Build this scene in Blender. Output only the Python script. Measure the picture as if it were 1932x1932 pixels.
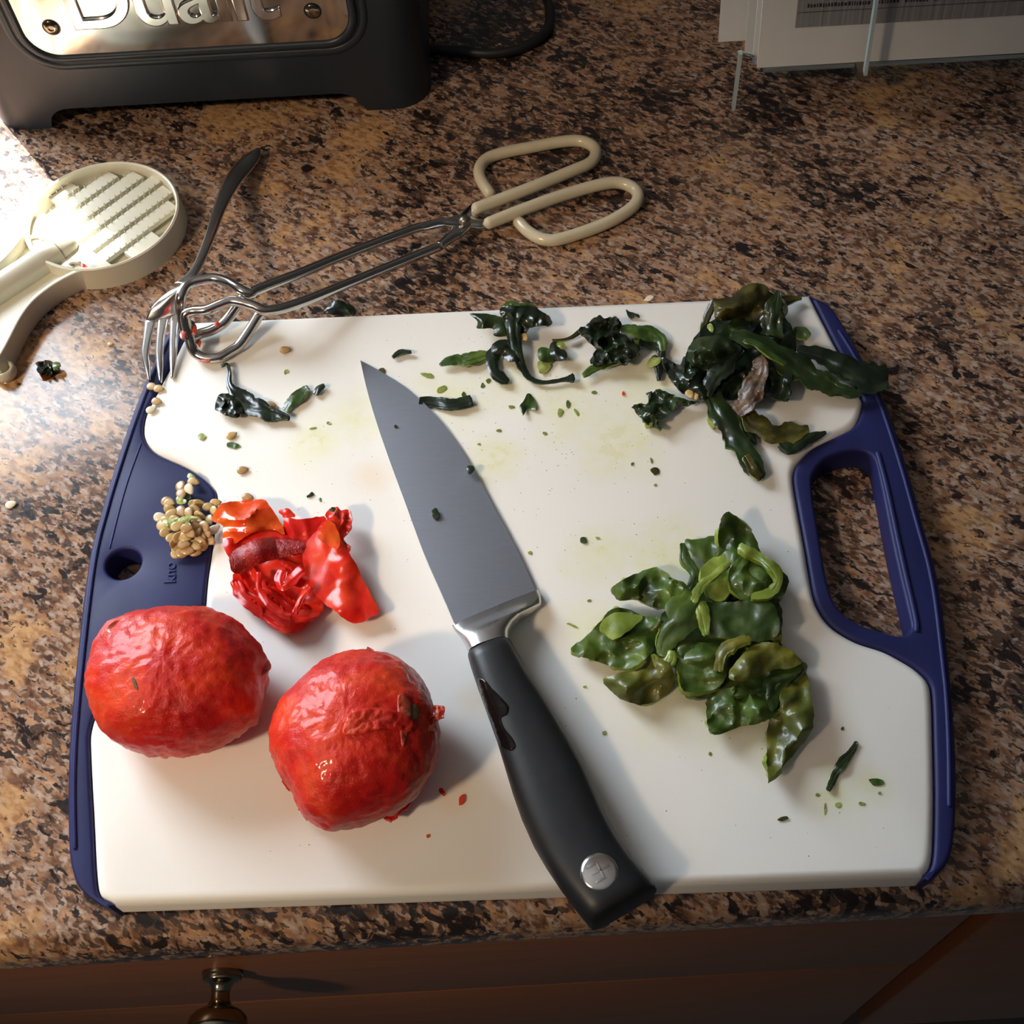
import bpy, bmesh, math, random
from math import sin, cos, pi, radians, sqrt, atan2, tan
from mathutils import Vector, Matrix, noise
from mathutils.geometry import delaunay_2d_cdt
from mathutils.bvhtree import BVHTree

for o in list(bpy.data.objects):
    bpy.data.objects.remove(o)
random.seed(11)
scn = bpy.context.scene
COL = scn.collection

# ------------------------------------------------------------------ camera
F_PX, CX, CY = 2185.0, 1023.42, 966.0
PITCH, ROLL = radians(57.6856), radians(3.2143)
ZT = 0.016                      # height of the cutting-board top above the counter
CAM_H = 0.465 + ZT
fw = Vector((0, cos(PITCH), -sin(PITCH)))
r0 = Vector((1, 0, 0)); d0 = fw.cross(r0)
RV = r0 * cos(ROLL) + d0 * sin(ROLL)
DV = -r0 * sin(ROLL) + d0 * cos(ROLL)
cam = bpy.data.cameras.new('camera')
cam.sensor_width = 36; cam.sensor_fit = 'HORIZONTAL'
cam.lens = 36 * F_PX / 1932
cam.shift_x = -(CX - 966) / 1932
cam.clip_start = 0.01; cam.clip_end = 50
co = bpy.data.objects.new('camera', cam); COL.objects.link(co)
M = Matrix((RV, -DV, -fw)).transposed().to_4x4(); M.translation = (0, 0, CAM_H)
co.matrix_world = M
scn.camera = co

# ------------------------------------------------------------------ light
w = bpy.data.worlds.new('kitchen_ambient'); scn.world = w; w.use_nodes = True
w.node_tree.nodes['Background'].inputs[0].default_value = (0.55, 0.56, 0.58, 1)
w.node_tree.nodes['Background'].inputs[1].default_value = 0.06

def area(name, loc, to, sx, sy, power, col):
    l = bpy.data.lights.new(name, 'AREA'); l.shape = 'RECTANGLE'; l.size = sx; l.size_y = sy
    l.energy = power; l.color = col
    o = bpy.data.objects.new(name, l); COL.objects.link(o); o.location = loc
    o.rotation_euler = (Vector(to) - Vector(loc)).to_track_quat('-Z', 'Y').to_euler()
    return o

area('window_daylight', (-0.99, 1.06, 0.67), (-0.70, 0.20, 0.30), 0.74, 0.74, 34.0, (0.80, 0.90, 1.0))
lamp = bpy.data.lights.new('warm_lamp_light', 'SPOT'); lamp.shadow_soft_size = 0.09
lamp.energy = 88.0; lamp.color = (1.0, 0.75, 0.50); lamp.spot_size = radians(25); lamp.spot_blend = 1.0  # narrow soft cone stands in for a person's shadow on the right
lo = bpy.data.objects.new('warm_lamp_light', lamp); COL.objects.link(lo)
lo.location = (-1.15, -0.62, 1.25)
lo.rotation_euler = (Vector((-0.19, 0.31, 0)) - lo.location).to_track_quat('-Z', 'Y').to_euler()
sun = bpy.data.lights.new('sun', 'SUN'); sun.energy = 52.0; sun.angle = radians(1.2); sun.color = (1.0, 0.97, 0.92)
so = bpy.data.objects.new('sun', sun); COL.objects.link(so)
SUN_EL = radians(52)
so.rotation_euler = Vector((0.58 * cos(SUN_EL), -0.81 * cos(SUN_EL), -sin(SUN_EL))).to_track_quat('-Z', 'Y').to_euler()

vs = scn.view_settings
vs.view_transform = 'Standard'; vs.look = 'None'; vs.gamma = 1.0; vs.use_curve_mapping = False
vs.exposure = -0.05

# ------------------------------------------------------------------ helpers
def P(u, v, z=ZT):
    """point at height z on the sight line through photo position (u, v)"""
    q = RV * ((u - CX) / F_PX) + DV * ((v - CY) / F_PX) + fw
    t = (z - CAM_H) / q.z
    return Vector((q.x * t, q.y * t, z))

def Py(u, v, y):
    q = RV * ((u - CX) / F_PX) + DV * ((v - CY) / F_PX) + fw
    t = y / q.y
    return Vector((q.x * t, y, CAM_H + q.z * t))

def crop(ox, oy, s):
    return lambda pts: [((ox + p[0] / s), (oy + p[1] / s)) + tuple(p[2:]) for p in pts]

def empty(name, loc=(0, 0, 0)):
    o = bpy.data.objects.new(name, None); COL.objects.link(o); o.location = loc
    o.empty_display_size = 0.01
    return o

def tag(o, label=None, cat=None, group=None, kind=None):
    if label: o['label'] = label
    if cat: o['category'] = cat
    if group: o['group'] = group
    if kind: o['kind'] = kind
    return o

def link(name, me, mat, parent=None, smooth=True):
    o = bpy.data.objects.new(name, me); COL.objects.link(o)
    if mat is not None: me.materials.append(mat)
    if smooth:
        for p in me.polygons: p.use_smooth = True
    if parent is not None:
        o.parent = parent
        # vertices are given in world space; parents carry translation only
        o.location = -parent.location
    return o

def recentre(o):
    """move the origin of a top-level mesh to the middle of its underside"""
    vsx = [v.co for v in o.data.vertices]
    c = Vector(((min(v.x for v in vsx) + max(v.x for v in vsx)) / 2,
                (min(v.y for v in vsx) + max(v.y for v in vsx)) / 2, min(v.z for v in vsx)))
    for v in o.data.vertices: v.co -= c
    o.location = c
    return o

def mesh_obj(name, verts, faces, mat, parent=None, smooth=True):
    me = bpy.data.meshes.new(name)
    me.from_pydata([tuple(v) for v in verts], [], faces); me.update()
    o = link(name, me, mat, parent, smooth)
    if parent is None: recentre(o)
    return o

def sharp(o, ang=40):
    bm = bmesh.new(); bm.from_mesh(o.data)
    for e in bm.edges:
        if len(e.link_faces) == 2 and e.calc_face_angle(0) > radians(ang): e.smooth = False
    bm.to_mesh(o.data); bm.free()
    return o

def bevel(o, wd, seg=3, ang=35):
    m = o.modifiers.new('bevel', 'BEVEL'); m.width = wd; m.segments = seg
    m.limit_method = 'ANGLE'; m.angle_limit = radians(ang); m.harden_normals = False
    return o

def catmull(pts, n=8, closed=False):
    pts = [tuple(p) for p in pts]; L = len(pts); out = []
    rng = range(L if closed else L - 1)
    for i in rng:
        if closed:
            a, b, c, d = pts[(i - 1) % L], pts[i], pts[(i + 1) % L], pts[(i + 2) % L]
        else:
            a, b, c, d = pts[max(i - 1, 0)], pts[i], pts[i + 1], pts[min(i + 2, L - 1)]
        for k in range(n):
            t = k / n
            out.append(tuple(0.5 * ((2 * b[j]) + (-a[j] + c[j]) * t + (2 * a[j] - 5 * b[j] + 4 * c[j] - d[j]) * t * t
                                    + (-a[j] + 3 * b[j] - 3 * c[j] + d[j]) * t ** 3) for j in range(len(b))))
    if not closed: out.append(pts[-1])
    return out

def tube(name, path, rad, mat, parent=None, seg=12, closed=False, flat=None, cap_round=True):
    """path: Vectors; rad: number or list; flat: list of vertical squash factors"""
    path = [Vector(p) for p in path]; n = len(path)
    if not hasattr(rad, '__len__'): rad = [rad] * n
    verts, faces = [], []
    up = Vector((0, 0, 1)); prev = None
    rings = []
    seqp, seqr, seqf = list(path), list(rad), list(flat) if flat else [1] * n
    tang = []
    for i in range(n):
        if closed: t = path[(i + 1) % n] - path[i - 1]
        else: t = path[min(i + 1, n - 1)] - path[max(i - 1, 0)]
        tang.append(t.normalized())
    if not closed and cap_round:
        r = seqr[0]; t = tang[0]
        pre = [(path[0] - t * r * s * 0.8, r * sqrt(max(0, 1 - s * s))) for s in (0.97, 0.8, 0.45)]
        r = seqr[-1]; t = tang[-1]
        post = [(path[-1] + t * r * s * 0.8, r * sqrt(max(0, 1 - s * s))) for s in (0.45, 0.8, 0.97)]
        seqp = [p for p, _ in pre] + seqp + [p for p, _ in post]
        seqr = [q for _, q in pre] + seqr + [q for _, q in post]
        seqf = [seqf[0]] * 3 + seqf + [seqf[-1]] * 3
        tang = [tang[0]] * 3 + tang + [tang[-1]] * 3
    for p, r, t, f in zip(seqp, seqr, tang, seqf):
        if prev is None:
            side = t.cross(up)
            if side.length < 0.05: side = t.cross(Vector((0, 1, 0)))
            side.normalize()
        else:
            side = prev - t * prev.dot(t)
            side.normalize()
        prev = side
        u2 = side.cross(t)
        base = len(verts)
        for k in range(seg):
            a = 2 * pi * k / seg
            verts.append(p + side * (r * cos(a)) + u2 * (r * f * sin(a)))
        rings.append(base)
    m = len(rings)
    for i in range(m if closed else m - 1):
        a, b = rings[i], rings[(i + 1) % m]
        for k in range(seg):
            faces.append((a + k, a + (k + 1) % seg, b + (k + 1) % seg, b + k))
    if not closed:
        faces.append(tuple(rings[0] + k for k in range(seg))[::-1])
        faces.append(tuple(rings[-1] + k for k in range(seg)))
    return mesh_obj(name, verts, faces, mat, parent)

def fill2d(outer, holes=(), extra=()):
    """triangulate a polygon with holes; returns (2d verts, faces)"""
    vs2, es = [], []
    for loop in [outer] + list(holes):
        b = len(vs2); n = len(loop)
        vs2 += [Vector((p[0], p[1])) for p in loop]
        es += [(b + i, b + (i + 1) % n) for i in range(n)]
    vs2 += [Vector((p[0], p[1])) for p in extra]
    r = delaunay_2d_cdt(vs2, es, [], 1, 1e-9)
    V, Fc = r[0], [tuple(f) for f in r[2]]
    if holes:
        def cen(f): return (sum(V[i].x for i in f) / len(f), sum(V[i].y for i in f) / len(f))
        Fc = [f for f in Fc if not any(inside(cen(f), [tuple(p[:2]) for p in h]) for h in holes)]
    return V, Fc

def plate(name, outer, z0, z1, mat, parent=None, holes=(), bev=0, seg=3, ang=35):
    """flat slab from xy outlines, top edges rounded by stepping the outline inwards"""
    def clean(lp, ccw):
        out = []
        for p in lp:
            if not out or (Vector(p[:2]) - Vector(out[-1])).length > 1e-5: out.append((p[0], p[1]))
        if (Vector(out[0]) - Vector(out[-1])).length < 1e-5: out.pop()
        A = sum(out[i][0] * out[(i + 1) % len(out)][1] - out[(i + 1) % len(out)][0] * out[i][1] for i in range(len(out)))
        return out if (A > 0) == ccw else out[::-1]
    loops = [clean(outer, True)] + [clean(h, False) for h in holes]
    def inset(lp, d):
        if d == 0: return list(lp)
        res = []; n = len(lp)
        for i in range(n):
            p0, p1, p2 = Vector(lp[i - 1]), Vector(lp[i]), Vector(lp[(i + 1) % n])
            e1 = (p1 - p0).normalized(); e2 = (p2 - p1).normalized()
            n1 = Vector((-e1.y, e1.x)); n2 = Vector((-e2.y, e2.x)); b_ = n1 + n2
            if b_.length < 1e-3: b_ = n1
            b_.normalize(); k = min(1.6, 1 / max(.35, b_.dot(n1)))
            q = p1 + b_ * (d * k); res.append((q.x, q.y))
        return res
    steps = [(0, z0), (0, z1)]
    if bev:
        steps = [(0, z0)] + [(bev * (1 - cos(k / seg * pi / 2)), z1 - bev + bev * sin(k / seg * pi / 2)) for k in range(seg + 1)]
    verts, faces = [], []
    for li, lp in enumerate(loops):
        n = len(lp); base = len(verts)
        for d, z in steps: verts += [(x, y, z) for x, y in inset(lp, d)]
        for i in range(len(steps) - 1):
            for k in range(n):
                a_ = base + i * n + k; b_ = base + i * n + (k + 1) % n
                faces.append((a_, b_, b_ + n, a_ + n))
    for d, z, flip in ((steps[-1][0], z1, False), (0, z0, True)):
        V, Fc = fill2d(inset(loops[0], d), [inset(h, d) for h in loops[1:]])
        base = len(verts); verts += [(v.x, v.y, z) for v in V]
        for f in Fc:
            up = (V[f[1]] - V[f[0]]).cross(V[f[2]] - V[f[0]]) > 0
            f = tuple(base + i for i in f)
            faces.append(f if up != flip else f[::-1])
    o = mesh_obj(name, verts, faces, mat, parent)
    bm = bmesh.new(); bm.from_mesh(o.data); bmesh.ops.remove_doubles(bm, verts=bm.verts, dist=2e-6)
    bm.to_mesh(o.data); bm.free()
    for p in o.data.polygons: p.use_smooth = True
    return sharp(o)

def box(name, a, b, mat, parent=None, bev=0, seg=2):
    x0, y0, z0 = a; x1, y1, z1 = b
    v = [(x0, y0, z0), (x1, y0, z0), (x1, y1, z0), (x0, y1, z0), (x0, y0, z1), (x1, y0, z1), (x1, y1, z1), (x0, y1, z1)]
    f = [(0, 3, 2, 1), (4, 5, 6, 7), (0, 1, 5, 4), (1, 2, 6, 5), (2, 3, 7, 6), (3, 0, 4, 7)]
    o = mesh_obj(name, v, f, mat, parent, smooth=bool(bev))
    if bev: bevel(o, bev, seg)
    return o

def lathe(name, prof, origin, axis, mat, parent=None, seg=32):
    """prof: (radius, distance along axis)"""
    ax = Vector(axis).normalized()
    s = ax.cross(Vector((0, 0, 1)))
    if s.length < 0.01: s = Vector((1, 0, 0))
    s.normalize(); t = ax.cross(s)
    verts, faces = [], []
    for r, h in prof:
        for k in range(seg):
            a = 2 * pi * k / seg
            verts.append(Vector(origin) + ax * h + s * (r * cos(a)) + t * (r * sin(a)))
    for i in range(len(prof) - 1):
        for k in range(seg):
            faces.append((i * seg + k, i * seg + (k + 1) % seg, (i + 1) * seg + (k + 1) % seg, (i + 1) * seg + k))
    faces.append(tuple(range(seg))[::-1]); L = (len(prof) - 1) * seg
    faces.append(tuple(L + k for k in range(seg)))
    return sharp(mesh_obj(name, verts, faces, mat, parent), 50)

def inside(p, poly):
    x, y = p; c = False; n = len(poly)
    for i in range(n):
        x1, y1 = poly[i]; x2, y2 = poly[(i + 1) % n]
        if (y1 > y) != (y2 > y) and x < (x2 - x1) * (y - y1) / (y2 - y1) + x1: c = not c
    return c

def edge_dist(p, poly):
    best = 1e9; x, y = p; n = len(poly)
    for i in range(n):
        x1, y1 = poly[i]; x2, y2 = poly[(i + 1) % n]
        dx, dy = x2 - x1, y2 - y1; L = dx * dx + dy * dy
        t = max(0, min(1, ((x - x1) * dx + (y - y1) * dy) / L)) if L else 0
        best = min(best, (x - x1 - t * dx) ** 2 + (y - y1 - t * dy) ** 2)
    return sqrt(best)

PXM = 0.00022                    # rough metres per photo pixel on the board

def nz(x, y, z=0.0): return noise.noise(Vector((x, y, z)))

RIM = {}                         # torn edges show the paler flesh below the skin
def rimmed(o, m, mat):
    if mat.name in RIM:
        o.data.materials.append(RIM[mat.name]); m.material_offset_rim = 1
    e = o.modifiers.new('crisp_edge', 'EDGE_SPLIT'); e.split_angle = radians(55)

def sheet(name, label, cat, outline, mat, zb=ZT + .002, dome=.004, amp=.0015, freq=.05, fold=None, thick=.0012,
          jag=2.0, step=5.0, seed=None, group=None, parent=None, tilt=None, pinch=1.0):
    """a soft crumpled flap. outline in photo pixels; heights in metres"""
    if seed is None: seed = random.random() * 100
    dense = []
    n = len(outline)
    sm = catmull([p[:2] for p in outline], 4, True)
    for i in range(len(sm)):
        a, b = sm[i], sm[(i + 1) % len(sm)]
        L = sqrt((a[0] - b[0]) ** 2 + (a[1] - b[1]) ** 2); k = max(1, int(L / (step * .9)))
        for j in range(k):
            t = j / k
            dense.append((a[0] + (b[0] - a[0]) * t, a[1] + (b[1] - a[1]) * t))
    poly = [(x + jag * nz(x * .13, y * .13, seed), y + jag * nz(x * .13, y * .13, seed + 7)) for x, y in dense]
    xs = [p[0] for p in poly]; ys = [p[1] for p in poly]
    pts = []; j = 0; y = min(ys)
    while y < max(ys):
        x = min(xs) + (step / 2 if j % 2 else 0)
        while x < max(xs):
            q = (x + random.uniform(-.2, .2) * step, y + random.uniform(-.2, .2) * step)
            if inside(q, poly) and edge_dist(q, poly) > step * .45: pts.append(q)
            x += step
        y += step * .87; j += 1
    V, Fc = fill2d(poly, (), pts)
    rad = max(6.0, max([edge_dist(q, poly) for q in pts] + [step]))
    cxm, cym = sum(xs) / len(xs), sum(ys) / len(ys)
    verts = []
    for v in V:
        d = min(1.0, edge_dist((v.x, v.y), poly) / rad)
        r1 = 1 - abs(nz(v.x * freq * .55, v.y * freq * .55, seed)) * 2.4; r2 = 1 - abs(nz(v.x * freq * 1.3, v.y * freq * 1.3, seed + 3)) * 2.0
        z = zb + .26 * dome * (1 - (1 - d) ** 1.4) ** pinch + 1.0 * amp * r1 + .25 * amp * r2 + 1.25 * dome * max(0, nz(v.x * .016, v.y * .016, seed + 21) + .12)
        if fold:
            a, lam, h = fold
            s = (v.x * cos(a) + v.y * sin(a)) / lam + .8 * nz(v.x * .02, v.y * .02, seed + 11)
            z += h * (1 - abs(sin(s * pi)) ** .7) * (.35 + .65 * d)
        if tilt: z += tilt[0] * (v.x - cxm) + tilt[1] * (v.y - cym)
        verts.append(P(v.x, v.y, max(z, zb - .0008)))
    def orient(f):
        a, b, c = V[f[0]], V[f[1]], V[f[2]]
        return f if (b - a).cross(c - a) < 0 else f[::-1]
    o = mesh_obj(name, verts, [orient(f) for f in Fc], mat, parent)
    m = o.modifiers.new('thickness', 'SOLIDIFY'); m.thickness = thick; m.offset = -1
    rimmed(o, m, mat)
    if parent is None: tag(o, label, cat, group)
    return o

def ribbon(name, label, cat, pts, mat, z=ZT + .002, arch=.6, thick=.0011, amp=.0008, group=None, jag=.50, seed=None, parent=None, nseg=13, twist=0.0, n=12):
    """a soft strip: pts = (u, v, halfwidth px[, extra height])"""
    if seed is None: seed = random.random() * 100
    full = [(p[0], p[1], p[2], p[3] if len(p) > 3 else 0.0) for p in pts]
    c = catmull(full, n)
    verts, faces = [], []
    L = len(c)
    for i, (u, v, hw, dz) in enumerate(c):
        a, b = c[max(i - 1, 0)], c[min(i + 1, L - 1)]
        tx, ty = b[0] - a[0], b[1] - a[1]; q = sqrt(tx * tx + ty * ty) or 1
        nx, ny = -ty / q, tx / q
        hw = max(hw, 1.0)
        if i in (0, L - 1): hw *= .55
        for k in range(nseg):
            s = -1 + 2 * k / (nseg - 1)
            wv = hw * (1 + jag * nz(u * .035, v * .035, seed + (5 if s > 0 else 0)) + .40 * jag * nz(u * .085, v * .085, seed + (5 if s > 0 else 0)) + .22 * jag * nz(u * .21, v * .21, seed + (5 if s > 0 else 0)))
            uu, vv = u + nx * s * wv, v + ny * s * wv
            cs = nz(u * .03 + s * .9, v * .03, seed + 40)
            zz = z + dz + .24 * arch * hw * PXM * (1 - abs(s + .8 * cs) ** 1.2) + .16 * hw * PXM * (1 - 2.2 * abs(nz(s * 1.7 + seed, i * .035, seed + 60))) + .9 * amp * (1 - 2 * abs(nz(uu * .022 , vv * .022, seed + 9))) + twist * s * hw * PXM * sin(i * .25 + seed) \
                + 1.4 * amp * nz(uu * .028, vv * .028, seed) + amp * .12 * nz(uu * .15, vv * .15, seed)
            verts.append(P(uu, vv, max(zz, z - .0006)))
    for i in range(L - 1):
        for k in range(nseg - 1):
            a = i * nseg + k
            faces.append((a, a + nseg, a + nseg + 1, a + 1))
    o = mesh_obj(name, verts, faces, mat, parent)
    m = o.modifiers.new('thickness', 'SOLIDIFY'); m.thickness = thick; m.offset = 0
    rimmed(o, m, mat)
    if parent is None: tag(o, label, cat, group)
    return o

# ------------------------------------------------------------------ materials
class Mat:
    def __init__(s, name, **kw):
        s.m = bpy.data.materials.new(name); s.m.use_nodes = True
        s.nt = s.m.node_tree; s.b = s.nt.nodes['Principled BSDF']
        for k, v in kw.items(): s.set(k, v)
    def set(s, k, v):
        names = dict(color='Base Color', rough='Roughness', metal='Metallic', coat='Coat Weight', coat_rough='Coat Roughness',
                     sss='Subsurface Weight', trans='Transmission Weight', ior='IOR', alpha='Alpha', spec='Specular IOR Level',
                     sss_r='Subsurface Radius', sss_s='Subsurface Scale', aniso='Anisotropic')
        i = s.b.inputs[names[k]]
        if isinstance(v, bpy.types.NodeSocket): s.nt.links.new(v, i)
        elif k == 'color': i.default_value = (*v, 1)
        else: i.default_value = v
    def node(s, t, **kw):
        n = s.nt.nodes.new(t)
        for k, v in kw.items():
            if k in n.inputs.keys():
                if isinstance(v, bpy.types.NodeSocket): s.nt.links.new(v, n.inputs[k])
                else: n.inputs[k].default_value = v
            else: setattr(n, k, v)
        return n
    def coord(s, out='Object', rot=0, scale=(1, 1, 1)):
        t = s.node('ShaderNodeTexCoord')
        m = s.node('ShaderNodeMapping'); s.nt.links.new(t.outputs[out], m.inputs['Vector'])
        m.inputs['Rotation'].default_value = (0, 0, rot); m.inputs['Scale'].default_value = scale
        return m.outputs[0]
    def noise(s, vec, scale, detail=4, rough=.55, dist=0):
        n = s.node('ShaderNodeTexNoise'); s.nt.links.new(vec, n.inputs['Vector'])
        n.inputs['Scale'].default_value = scale; n.inputs['Detail'].default_value = detail
        n.inputs['Roughness'].default_value = rough; n.inputs['Distortion'].default_value = dist
        return n.outputs['Fac']
    def ramp(s, fac, stops, interp='LINEAR'):
        r = s.node('ShaderNodeValToRGB'); s.nt.links.new(fac, r.inputs[0]); r.color_ramp.interpolation = interp
        e = r.color_ramp.elements
        while len(e) < len(stops): e.new(.5)
        for i, (p, c) in enumerate(stops):
            e[i].position = p; e[i].color = (*c, 1) if len(c) == 3 else c
        return r.outputs[0]
    def val(s, fac, a, b):
        r = s.node('ShaderNodeMapRange'); s.nt.links.new(fac, r.inputs[0])
        r.inputs[1].default_value = a; r.inputs[2].default_value = b
        return r.outputs[0]
    def mix(s, fac, a, b, mode='MIX'):
        n = s.node('ShaderNodeMix', data_type='RGBA', blend_type=mode)
        for v, i in ((fac, 0), (a, 6), (b, 7)):
            if isinstance(v, bpy.types.NodeSocket): s.nt.links.new(v, n.inputs[i])
            elif i == 0: n.inputs[0].default_value = v
            else: n.inputs[i].default_value = (*v, 1)
        return n.outputs[2]
    def math(s, op, a, b=0.0):
        n = s.node('ShaderNodeMath', operation=op)
        for v, i in ((a, 0), (b, 1)):
            if isinstance(v, bpy.types.NodeSocket): s.nt.links.new(v, n.inputs[i])
            else: n.inputs[i].default_value = v
        return n.outputs[0]
    def bump(s, h, strength=.3, dist=.001):
        b = s.node('ShaderNodeBump'); b.inputs['Strength'].default_value = strength; b.inputs['Distance'].default_value = dist
        s.nt.links.new(h, b.inputs['Height']); s.nt.links.new(b.outputs[0], s.b.inputs['Normal'])

def simple(name, col, rough=.5, var=.12, scale=60, bump=0, bdist=.0005, **kw):
    M_ = Mat(name, rough=rough, **kw)
    v = M_.coord()
    n = M_.noise(v, scale)
    M_.set('color', M_.ramp(n, [(.3, tuple(c * (1 - var) for c in col)), (.7, tuple(min(1, c * (1 + var)) for c in col))]))
    if bump: M_.bump(M_.noise(v, scale * 6, 3), bump, bdist)
    return M_.m

# granite
G = Mat('granite', rough=.10, spec=.42)
gr0 = G.coord('Object', rot=radians(36))
gm = G.node('ShaderNodeMapping'); G.nt.links.new(gr0, gm.inputs['Vector']); gm.inputs['Scale'].default_value = (1, 1.8, 1)
gv = gm.outputs[0]
gw = G.coord('Object')
n_big = G.noise(gw, 16, 3, .6)
n_mid = G.noise(gv, 105, 2, .5, .3)
n_mid2 = G.noise(gv, 190, 2, .5, .3)
n_fine = G.noise(gv, 330, 3, .6, .2)
n_dark = G.noise(gv, 120, 3, .55, .5)
n_dark2 = G.noise(gv, 210, 3, .55, .3)
n_dark3 = G.noise(gv, 52, 3, .6, .6)
base = G.ramp(n_mid, [(.30, (.075, .040, .026)), (.44, (.20, .105, .060)), (.52, (.34, .185, .105)), (.60, (.44, .25, .14)), (.72, (.54, .36, .23))])
grey = G.ramp(n_mid2, [(.32, (.060, .042, .037)), (.46, (.20, .135, .105)), (.56, (.34, .235, .18)), (.7, (.50, .37, .28))])
base = G.mix(G.val(n_mid2, .47, .55), base, grey)
gold = G.ramp(n_mid2, [(.35, (.32, .165, .075)), (.6, (.54, .33, .165))])
patch = G.val(G.math('ADD', n_big, G.math('MULTIPLY', n_mid, .30)), .735, .79)
base = G.mix(patch, base, gold)
bias = G.math('MULTIPLY', G.math('SUBTRACT', .5, n_big), .55)
base = G.mix(G.math('MULTIPLY', G.val(G.math('ADD', n_dark2, bias), .53, .585), .86), base, (.048, .032, .027))
base = G.mix(G.math('MULTIPLY', G.val(G.math('ADD', n_dark, bias), .575, .62), .95), base, (.016, .013, .014))
base = G.mix(G.val(G.math('ADD', n_dark3, G.math('MULTIPLY', n_mid2, .22)), .77, .81), base, (.020, .016, .017))
G.set('color', base)
G.set('rough', G.val(n_fine, -.4, 5.2))
G.bump(n_fine, .05, .0004)
GRANITE = G.m

def wood(name, c0, c1):
    W = Mat(name, rough=.42)
    v = W.coord('Object', scale=(1.2, 8, 14))
    n = W.noise(v, 9, 5, .6, 1.2); n2 = W.noise(W.coord('Object'), 5, 3)
    W.set('color', W.mix(n2, W.ramp(n, [(.3, c0), (.7, c1)]), c0))
    W.bump(n, .06, .0004)
    return W.m
WOOD = wood('cherry_wood', (.20, .075, .030), (.30, .125, .055))
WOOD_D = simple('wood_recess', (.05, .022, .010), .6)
PLASTER = simple('wall_paint', (.62, .60, .57), .8, .04, 8)

# cutting board plastic with pepper-juice stains
B = Mat('board_plastic', rough=.38, spec=.45, sss=.25, sss_s=.004)
B.set('sss_r', (1.0, .95, .9))
bw = B.node('ShaderNodeNewGeometry').outputs['Position']
bn = B.noise(bw, 28, 4, .6); bf = B.noise(bw, 170, 4, .65)
def stain(u, v, r):
    c = P(u, v)
    d = B.node('ShaderNodeVectorMath', operation='DISTANCE'); B.nt.links.new(bw, d.inputs[0]); d.inputs[1].default_value = c
    q = B.math('ADD', d.outputs['Value'], B.math('MULTIPLY', B.math('SUBTRACT', bn, .5), r * 1.6))
    return B.val(q, r, r * .15)
acc = None
for u, v, r in ((660, 790, .022), (850, 760, .028), (960, 720, .030), (1060, 760, .034), (1200, 720, .030), (1180, 830, .030), (930, 860, .020),
                (600, 830, .02), (1140, 1050, .022), (1250, 1060, .028), (1240, 1300, .034), (1400, 1360, .03), (1580, 1490, .018), (1120, 1190, .020), (1640, 1480, .012)):
    s_ = stain(u, v, r)
    acc = s_ if acc is None else B.math('MAXIMUM', acc, s_)
acc = B.math('MULTIPLY', acc, B.val(bf, .15, .75))
col = B.mix(B.math('MULTIPLY', acc, .85), (.86, .845, .80), (.80, .80, .46))
red = None
for u, v, r in ((590, 1235, .012), (560, 1190, .014), (440, 1180, .010), (860, 1500, .010), (890, 1320, .012), (700, 900, .012)):
    s_ = stain(u, v, r); red = s_ if red is None else B.math('MAXIMUM', red, s_)
col = B.mix(B.math('MULTIPLY', red, .38), col, (.85, .66, .42))
B.set('color', col)
B.set('rough', B.val(B.math('ADD', bn, B.math('MULTIPLY', acc, -.6)), -.55, 1.5))
sc = B.noise(B.coord('Object', rot=radians(40), scale=(1, 14, 1)), 60, 3)
B.bump(B.math('ADD', B.math('MULTIPLY', sc, .6), bf), .10, .0003)
BOARD = B.m
BLUE = simple('navy_rubber', (.014, .017, .088), .52, .14, 40, .05, spec=.3)
BLUE2 = simple('navy_rubber_ridge', (.018, .022, .110), .5, .1, 40, spec=.3)

def metal(name, col, rough, streak=None):
    X = Mat(name, metal=1.0, rough=rough); v = X.coord('Object', rot=streak or 0, scale=(1, 1, 1) if streak is None else (1.5, 40, 40))
    n = X.noise(v, 30, 4)
    X.set('color', X.ramp(n, [(.3, tuple(c * .93 for c in col)), (.7, col)]))
    X.set('rough', X.math('ADD', X.math('MULTIPLY', n, .10), rough - .05))
    return X.m
STEEL = metal('polished_steel', (.86, .86, .85), .20)
STEEL_T = metal('tong_steel', (.62, .60, .57), .17)
BLADE = metal('blade_steel', (.56, .60, .68), .46, radians(65))
BOLSTER = metal('bolster_steel', (.72, .71, .70), .28)
PLATE = metal('toaster_steel', (.72, .72, .70), .14)
BRASS = metal('antique_nickel', (.34, .30, .23), .16)
PIVOT = metal('dull_pivot_steel', (.30, .27, .22), .35)
CREAM = simple('cream_vinyl', (.62, .56, .40), .22, .05, 60)
TOOL = simple('cream_plastic', (.70, .665, .53), .36, .03, 60)
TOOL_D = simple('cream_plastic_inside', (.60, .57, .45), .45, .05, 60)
BLACK = simple('black_handle', (.012, .013, .015), .42, .2, 200, .06, .0002)
WETB = simple('wet_smear', (.006, .005, .005), .10, .2, 200, .12, .0003)
CHAR = simple('charcoal_enamel', (.017, .026, .039), .40, .1, 40, .03)
CHAR_D = simple('dark_rubber', (.010, .011, .013), .5, .1, 40)
DARK = simple('near_black', (.004, .004, .005), .6)

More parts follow.
